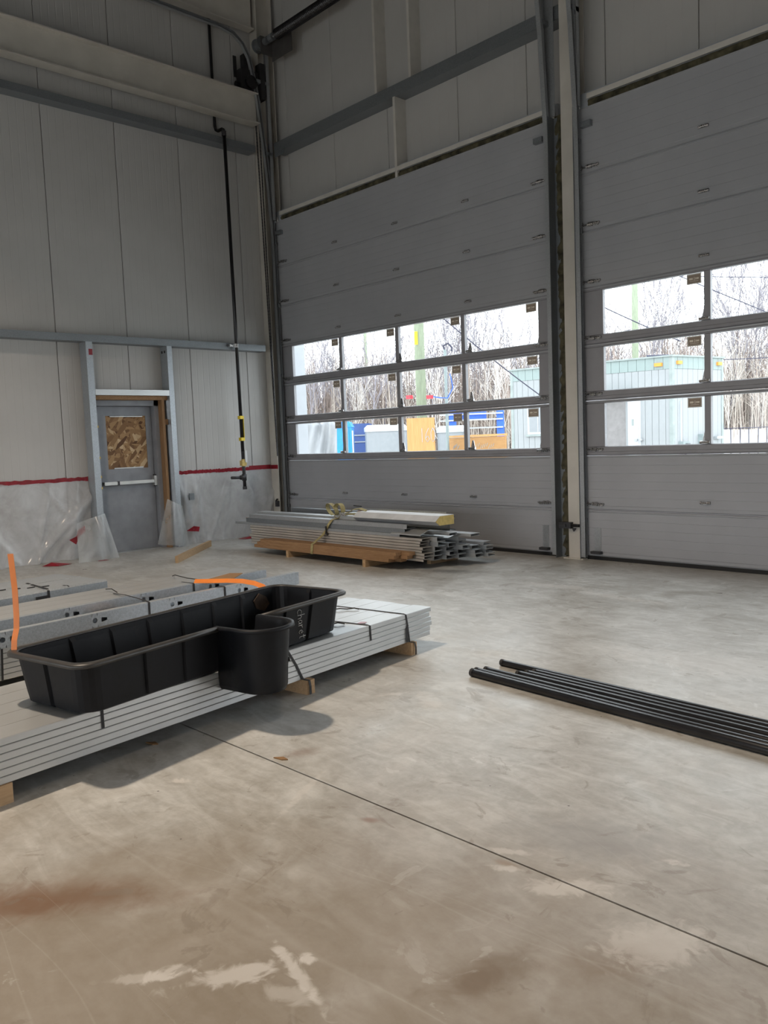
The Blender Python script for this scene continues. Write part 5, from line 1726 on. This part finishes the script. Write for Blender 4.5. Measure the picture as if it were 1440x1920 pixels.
for s0 in (0.28,):
    tbox(s0, s0 + 0.22, -0.08, 0.0, HT - 0.32, HT - 0.22, 'marker_light', 'amber')
for e0 in (0.18, LE - 0.35):
    tbox(-0.08, 0.0, e0, e0 + 0.2, HT - 0.28, HT - 0.18, 'marker_light', 'amber')
w_ = tbox(-0.15, 0.0, 0.28, 0.60, 0.75, 1.05, 'meter_box', 'box_green')
tbox(-0.22, -0.15, 0.38, 0.52, 0.80, 0.98, 'meter_dial', 'dark_steel', w_)
tbox(-0.16, 0.0, 1.25, 1.65, 0.75, 1.25, 'panel_box', 'box_green')
tbox(-0.04, 0.0, 0.36, 0.40, 1.05, 2.3, 'riser_conduit', 'exterior_white')
tbox(-0.12, 0.0, 2.05, 2.35, 1.08, 1.16, 'hitch_bracket', 'galv')
MB().tube([ti(-0.1, 1.3, 0.75), ti(-0.12, 1.25, 0.55), ti(-0.1, 1.0, 0.45), ti(-0.1, 0.9, 0.3)], 0.03, 6).tube([ti(-0.1, 0.45, 0.75), ti(-0.1, 0.48, 0.4), ti(-0.1, 0.55, 0.25)], 0.03, 6).build('cable', 'wire', tr)
MB().tube([ti(0.6, 0.8, HT + 0.04), ti(1.3, 0.8, HT + 0.08)], 0.05, 8).build('roof_vent', 'wire', tr)
MB().box(*(ti(LS / 2, LE / 2, 0) - Vector((0.6, 0.6, 0.1))), *(ti(LS / 2, LE / 2, 0) + Vector((0.6, 0.6, 0.25)))).build('undercarriage', 'trailer_dark', tr)
for s0 in (1.0, 4.4):
    tbox(s0, s0 + 0.4, 0.3, 0.7, -0.1, 0.25, 'support_pier', 'tank_grey')
    tbox(s0, s0 + 0.4, LE - 0.7, LE - 0.3, -0.1, 0.25, 'support_pier', 'tank_grey')

# portable toilet
VD = Vector((0.73, 0.68, 0))     # across the line of sight
VF = Vector((-0.68, 0.73, 0))


def vbox(mb, c, x0, x1, y0, y1, z0, z1):
    c = Vector(c)
    return mb.prism([(x0, z0), (x1, z0), (x1, z1), (x0, z1)], c + VF * y0, VD, (0, 0, 1), VF * (y1 - y0))


c = (-15.35, 14.25, -0.1)
t = thing('portable_toilet', c, 'bright blue portable toilet cabin in the yard beside a grey tarp', 'toilet')
vbox(MB(), c, -0.45, 0.45, 0, 1.1, 0.0, 2.15).build('cabin', 'potty_blue', t)
MB().prism([(-0.48, 2.15), (0.48, 2.15), (0.36, 2.38), (-0.36, 2.38)], Vector(c) + VF * -0.03, VD, (0, 0, 1), VF * 1.16).build('roof', 'potty_blue', t)
dr = vbox(MB(), c, -0.34, 0.34, -0.03, 0, 0.1, 2.05).build('cabin_door', 'potty_blue', t)
vbox(MB(), c, 0.10, 0.30, -0.045, -0.028, 1.98, 2.12).build('notice', 'panel_white', dr)
vbox(MB(), c, 0.08, 0.24, -0.045, -0.028, 1.55, 1.75).build('notice', 'red_flag', dr)
vbox(MB(), c, 0.46, 0.52, 0.0, 0.06, 0.0, 2.0).build('vent_pipe', 'tank_lid', t)

# tarp covered pile
t = MB()
cT = Vector((-13.1, 10.9, -0.1))
t.grid(lambda u, v: cT + VD * (-0.20 + 1.15 * u) + VF * (0.10 * math.sin(9 * u + 4 * v) + 0.06 * math.sin(23 * u - 9 * v)) + Vector((0, 0, 2.3 * v + 0.03 * math.sin(11 * u))), 24, 16)
tag(t.build('tarp_screen', 'tarp_grey', None, True, solid=0.03), 'wrinkled grey tarp hung beside the blue toilet', 'tarp')

# rounded tanks
def tank(c, w, h, d, label):
    t = thing('storage_tank', c, label, 'tank', 'pale tanks in the yard')
    def sup(r_, hh, inset):
        pts = []
        for k in range(24):
            a = 2 * math.pi * k / 24
            cx, sx = math.cos(a), math.sin(a)
            e = 0.35
            pts.append((math.copysign(abs(cx) ** e, cx) * (w / 2 - inset), math.copysign(abs(sx) ** e, sx) * (d / 2 - inset)))
        return pts
    def loft(levels, name, mat):
        mb = MB()
        vs = []
        for z, ins in levels:
            vs += [Vector(c) + VD * u + VF * (v + d / 2) + Vector((0, 0, z)) for u, v in sup(0, 0, ins)]
        n_ = 24
        fs = [tuple(range(n_))[::-1], tuple(range((len(levels) - 1) * n_, len(levels) * n_))]
        for i in range(len(levels) - 1):
            for k in range(n_):
                a, b = i * n_ + k, i * n_ + (k + 1) % n_
                fs.append((a, b, b + n_, a + n_))
        mb.add(vs, fs)
        return mb.build(name, mat, t)
    loft([(0, 0.05), (0.1, 0.0), (h - 0.28, 0.0)], 'tank_body', 'tank_grey')
    loft([(h - 0.28, -0.03), (h - 0.12, -0.03), (h, 0.10)], 'tank_lid', 'tank_lid')
    vbox(MB(), c, w / 2 - 0.25, w / 2 - 0.2, -0.06, 0.0, 0.1, h - 0.3).build('pipe_run', 'galv', t)
    return t


tank((-14.0, 15.5, -0.1), 1.75, 2.2, 1.6, 'rounded grey tank left of the plywood sign in the yard')
tank((-12.2, 17.7, -0.1), 1.35, 2.05, 1.5, 'rounded grey tank right of the plywood sign in the yard')

# plywood sign "160"
c = Vector((-4.72, 7.98, -0.1))
t = thing('plywood_sign', c, 'orange plywood sheet standing in the yard marked 160 in white', 'sign')
vbox(MB(), c, -0.375, 0.375, 0, 0.02, 0.0, 2.10).build('plywood_sheet', 'plywood', t)
for x in (-0.34, 0.29):
    vbox(MB(), c, x, x + 0.05, 0.02, 0.08, 0.0, 2.0).build('batten', 'lumber_brown', t)
ps = next(o_ for o_ in t.children if o_.name.startswith('plywood_sheet'))
scrawl('160', lambda a, b: c + VD * (-0.04 + a * 0.165) + VF * -0.006 + Vector((0, 0, 1.45 + b * 0.22)), 0.86, 0.009, ps, 'tank_lid', 'painted_number')

# blue bins and white pipework behind
c = (-17.2, 16.9, -0.1)
t = thing('blue_bin', c, 'dark blue skip behind the left tank', 'skip', 'blue plant behind the tanks')
vbox(MB(), c, -1.2, 0.5, 0, 1.5, 0, 2.35).build('bin_body', 'navy', t)
for z in (1.5, 1.8):
    vbox(MB(), c, -1.2, 0.5, -0.04, 0, z, z + 0.05).build('bin_rib', 'tank_grey', t)
c = (-12.1, 19.6, -0.1)
t = thing('pipe_rack', c, 'cobalt blue pipe rack with white rails behind the right tank', 'pipe rack', 'blue plant behind the tanks')
vbox(MB(), c, 0.55, 0.85, 0, 0.3, 0, 2.75).build('frame_post', 'cobalt', t)
vbox(MB(), c, -1.5, -1.2, 0, 0.3, 0, 2.75).build('frame_post', 'cobalt', t)
for z in (1.9, 2.25, 2.5):
    vbox(MB(), c, -1.9, 0.8, -0.06, 0, z, z + 0.06).build('rail', 'tank_lid', t)
vbox(MB(), c, -1.2, 0.1, 0.05, 0.3, 2.3, 2.7).build('frame_panel', 'cobalt', t)

# timber hoarding
a, b = Vector((-5.9, 10.35, 0)), Vector((-3.35, 9.85, 0))
d = (b - a).normalized()
nn = Vector((-d.y, d.x, 0))
t = thing('timber_hoarding', (a + b) / 2, 'low orange brown timber hoarding left of the trailer with pale flecks', 'hoarding')
for k in range(4):
    MB().prism([(0, 0), (1, 0), (1, 1), (0, 1)], a + nn * 0.0 + Vector((0, 0, -0.1 + k * 0.385)), b - a, (0, 0, 0.375), nn * 0.05).build('plank', 'hoarding', t)
MB().prism([(0, 0), (0.12, 0), (0.12, 0.06), (0, 0.06)], a - d * 0.02 - nn * 0.02 + Vector((0, 0, 1.44)), nn, (0, 0, 1), b - a).build('top_rail', 'plywood', t)
mb = MB()
for k in range(15):
    p = a + d * (0.25 + 0.05 * k if k < 6 else 1.35 + 0.09 * (k - 6)) - nn * 0.004 + Vector((0, 0, 1.10 + 0.02 * (k % 4)))
    mb.tube([p, p + d * 0.06 + Vector((0, 0, 0.10))], 0.008, 4)
mb.build('pale_flecks', 'tank_lid', t)
for k in (0.1, 0.9):
    p = a + (b - a) * k + nn * 0.05
    MB().prism([(0, 0), (0.1, 0), (0.1, 0.1), (0, 0.1)], p + Vector((0, 0, -0.15)), d, nn, (0, 0, 1.5)).build('hoarding_post', 'lumber_z', t)

# utility poles, riser, wires
def pole(x, y, r_, h, label, band_=False):
    t = thing('utility_pole', (x, y, -0.2), label, 'utility pole', 'utility poles in the yard')
    MB().tube([(x, y, -0.2), (x, y, h)], [r_, r_ * 0.82], 12).build('pole_shaft', 'pole_wood', t, True)
    if band_:
        p = Vector((x, y, 4.05)) - VF * (r_ + 0.004) - VD * 0.13
        MB().prism([(0, 0), (0.09, 0), (0.09, 0.36), (0, 0.36)], p, VD, (0, 0, 1), VF * 0.01).build('yellow_tag', 'yellow', t)
    return t


pole(-5.46, 8.81, 0.155, 11, 'thick greenish utility pole with yellow tag seen through left door', True)
pole(-41.6, 39.9, 0.17, 13, 'thin distant utility pole among trees through left door')
pole(-9.25, 27.26, 0.16, 12, 'utility pole rising behind the trailer through right door')
t = thing('riser_post', (-5.63, 10.05, -0.1), 'slim grey conduit post with looped cables beside the thick pole', 'post')
MB().tube([(-5.63, 10.05, -0.1), (-5.63, 10.05, 4.0)], 0.045, 8).build('conduit', 'box_green', t)
MB().tube([(-5.63, 10.05, 3.95), (-5.66, 10.02, 4.12), (-5.56, 10.12, 4.18), (-5.48, 10.20, 4.05), (-5.50, 10.18, 3.95)], 0.03, 6).build('weatherhead', 'wire', t)
MB().tube([(-5.50, 10.1, 3.3), (-5.45, 10.15, 2.9), (-5.58, 10.05, 2.6), (-5.75, 9.9, 2.62), (-5.95, 9.7, 2.68)], 0.018, 5).build('looped_cable', 'cobalt', t)
MB().box(-6.05, 9.60, 2.60, -5.85, 9.72, 2.70).build('red_connector', 'red_flag', t)
MB().box(-6.45, 9.20, 2.62, -6.28, 9.32, 2.72).build('red_connector', 'red_flag', t)


def wire(a, b, sag, label):
    a, b = Vector(a), Vector(b)
    pts = [a + (b - a) * (i / 12) - Vector((0, 0, sag * 4 * (i / 12) * (1 - i / 12))) for i in range(13)]
    tag(MB().tube(pts, 0.018, 4).build('power_line', 'wire'), label, 'wire', 'overhead power lines')


wire((-5.46, 8.81, 7.9), (-1.9, 17.0, 4.2), 0.2, 'dark service wire dropping from thick pole towards the trailer')
wire((-5.46, 8.81, 9.2), (2.0, 30.0, 3.2), 0.3, 'steep wire crossing top of the left door windows')
wire((-5.46, 8.81, 5.4), (-3.9, 13.2, 2.2), 0.1, 'stay wire right of the thick pole')
wire((-41.6, 39.9, 9.8), (-5.46, 8.81, 7.6), 0.8, 'sagging line between distant pole and thick pole')
wire((-41.6, 39.9, 5.8), (-9.25, 27.26, 6.2), 0.6, 'lower sagging line in front of the trees')
wire((-9.25, 27.26, 8.6), (12, 50, 8.2), 0.4, 'high line seen in top panes of the right door')
wire((-9.25, 27.26, 4.6), (12, 46, 5.6), 0.4, 'low line in front of trees through the right door')

# fence with snow
FA = Vector((-7.2, 28.9, -0.1))
t = thing('post_fence', FA + BD * 5, 'dark post fence in front of snow at right of the yard', 'fence')
for i in range(22):
    p = FA + BD * (0.42 * i)
    MB().tube([p, p + Vector((0.02 * math.sin(i * 3), 0, 1.50))], 0.022, 5).build('fence_post', 'wire', t)
MB().tube([FA + Vector((0, 0, 1.48)), FA + BD * 9 + Vector((0, 0, 1.48))], 0.018, 5).build('top_rail', 'wire', t)

# ------------------------------------------------------------------ bare trees
def tree_mesh(seed, h, spread, depth=4, name='bare_tree', mat='bark'):
    r = random.Random(seed)
    mb = MB()

    def limb(p, d, ln, rad, lev):
        segs = 3 if lev < 2 else 2
        pts, rs = [p], [rad]
        for i in range(segs):
            d = (d + Vector((r.uniform(-1, 1), r.uniform(-1, 1), r.uniform(-0.3, 0.6))) * (0.13 + 0.05 * lev)).normalized()
            p = p + d * ln / segs
            pts.append(p)
            rs.append(rad * (1 - 0.45 * (i + 1) / segs))
        rs = [max(q_, 0.011) for q_ in rs]
        mb.tube(pts, rs, 5 if lev == 0 else 3, caps=False)
        if lev >= depth:
            return
        n = (9, 5, 4, 3, 3)[lev]
        for i in range(n):
            f = 0.35 + 0.65 * (i + r.random()) / n if lev == 0 else 0.2 + 0.8 * (i + r.random()) / n
            k = min(int(f * segs), segs - 1)
            q_ = pts[k] + (pts[k + 1] - pts[k]) * (f * segs - k)
            a = r.uniform(0, 2 * math.pi)
            tilt = spread * r.uniform(0.6, 1.25)
            s_ = Vector((math.cos(a), math.sin(a), 0))
            nd = (d * math.cos(tilt) + s_ * math.sin(tilt) + Vector((0, 0, 0.25))).normalized()
            limb(q_, nd, ln * r.uniform(0.38, 0.62), rs[k] * 0.48, lev + 1)
    limb(Vector((0, 0, 0)), Vector((0, 0, 1)), h * 0.72, 0.0045 * h + 0.015, 0)
    return mb.build(name, mat, None, centre=False)


protos = [tree_mesh(31 + i, 10 + (i % 3) * 1.0, 0.42 + 0.08 * (i % 3)) for i in range(5)]
birches = [tree_mesh(71 + i, 9.5, 0.42, 3, 'birch_tree', 'birch') for i in range(2)]
TREES = [
    # (x, y, height scale, proto, label)
    (-26.0, 20.0, 0.72, 0, 'bare tree at far left edge of left door windows', 0),
    (-23.8, 19.4, 0.62, 1, 'bare tree left of the distant pole in first window column', 0),
    (-25.6, 21.8, 0.66, 2, 'bare tree near the right side of first window column', 0),
    (-24.0, 22.1, 0.66, 3, 'bare tree left of the distant pole in second window column', 0),
    (-21.6, 21.7, 0.72, 4, 'wide spreading bare tree right of the distant pole', 0),
    (-23.4, 24.2, 0.7, 0, 'bare tree above the left tank near the second mullion', 0),
    (-24.8, 27.0, 0.6, 1, 'bare tree just left of the thick pole', 0),
    (-20.7, 25.5, 0.72, 2, 'bare tree just right of the thick pole', 0),
    (-21.6, 27.5, 0.85, 3, 'bare tree behind the conduit post', 0),
    (-19.2, 25.7, 0.8, 4, 'bare tree at right side of third window column', 0),
    (-21.4, 30.5, 0.9, 0, 'tall bare tree in middle of fourth window column', 0),
    (-19.1, 28.7, 0.78, 1, 'bare tree left of the trailer roof in fourth window column', 0),
    (-21.8, 33.1, 0.6, 2, 'low bare tree behind left end of the trailer roof', 0),
    (-16.3, 28.8, 0.85, 3, 'bare tree at right end of the left door windows', 0),
    (-14.3, 33.7, 0.75, 4, 'bare tree left of pole behind the trailer', 0),
    (-16.0, 37.7, 0.6, 0, 'low slim bare tree beside the pole behind the trailer', 0),
    (-11.5, 32.4, 0.92, 1, 'wide spreading bare tree right of pole behind the trailer', 0),
    (-12.1, 34.6, 0.85, 2, 'forked bare tree above trailer roof middle', 0),
    (-12.6, 37.0, 0.7, 3, 'bare tree above trailer corner', 0),
    (-12.7, 39.8, 0.7, 4, 'low bare tree near the mullion of the right door', 0),
    (-8.9, 35.1, 0.92, 0, 'bare tree at left of second window column in right door', 0),
    (-9.0, 37.9, 1.0, 1, 'tall bare tree in second window column of right door', 0),
    (-7.8, 36.2, 1.02, 2, 'tallest bare tree in second window column of right door', 0),
    (-8.4, 39.9, 0.9, 3, 'bare tree at the right edge of the picture', 0),
    (-17.8, 22.9, 0.55, 0, 'white birch leaning behind the conduit post', 1),
    (-22.3, 21.0, 0.5, 1, 'white birch behind the left tank', 1),
    (-14.4, 23.5, 0.55, 0, 'white birch left of the trailer behind the hoarding', 1),
    (-7.2, 32.5, 0.55, 1, 'white birch right of the trailer end', 1),
    (-7.6, 35.0, 0.6, 0, 'second white birch right of the trailer end', 1),
    (-6.1, 33.7, 0.55, 1, 'white birch by the right picture edge', 1),
]
for i, (x, y, s, k, lab, b) in enumerate(TREES):
    src = (birches if b else protos)[k % (2 if b else 5)]
    o = bpy.data.objects.new('birch_tree' if b else 'bare_tree', src.data)
    COL.objects.link(o)
    o.location = (x, y, -0.12)
    o.scale = (s, s, s)
    o.rotation_euler = (0.04 * math.sin(i), 0.05 * math.cos(i * 2), i * 1.7)
    tag(o, lab, 'tree', 'bare trees beyond the yard')
for o in protos + birches:
    bpy.data.objects.remove(o)

# the thicket behind, too dense to count
rt_ = random.Random(99)


def thicket(n, mat, label, seed, hmin, hmax, dmin, dmax, rr):
    r = random.Random(seed)
    mb = MB()
    for i in range(n):
        ang = r.uniform(0.78 - 0.55, 0.8142 + 0.55)
        d = r.uniform(dmin, dmax)
        x, y = CAM.x - math.sin(ang) * d, CAM.y + math.cos(ang) * d
        h = r.uniform(hmin, hmax)
        lx, ly = r.uniform(-0.5, 0.5), r.uniform(-0.5, 0.5)
        p0 = Vector((x, y, -0.1))
        pm = Vector((x + lx * 0.5, y + ly * 0.5, h * 0.5))
        p1 = Vector((x + lx + r.uniform(-0.4, 0.4), y + ly, h))
        w = rr * r.uniform(0.6, 1.6)
        mb.tube([p0, pm, p1], [w, w * 0.7, w * 0.2], 3, caps=False)
        for q_ in range(5):
            f = r.uniform(0.25, 0.95)
            b0 = p0 + (pm - p0) * (f * 2) if f < 0.5 else pm + (p1 - pm) * (f * 2 - 1)
            a = r.uniform(0, 6.28)
            ln = r.uniform(0.5, 1.5)
            mb.tube([b0, b0 + Vector((math.cos(a) * ln * 0.6, math.sin(a) * ln * 0.6, ln * r.uniform(0.3, 1.0)))], [w * 0.45, w * 0.15], 3, caps=False)
    o = mb.build('thicket', mat, None)
    return tag(o, label, 'woodland', None, 'stuff')


thicket(6500, 'thicket_twig', 'dense brown leafless thicket forming the wood edge beyond the yard', 1, 3.2, 7.4, 46, 64, 0.038)
thicket(900, 'bark_pale', 'pale slender saplings along the front of the leafless thicket', 2, 3.0, 6.6, 43, 50, 0.026)
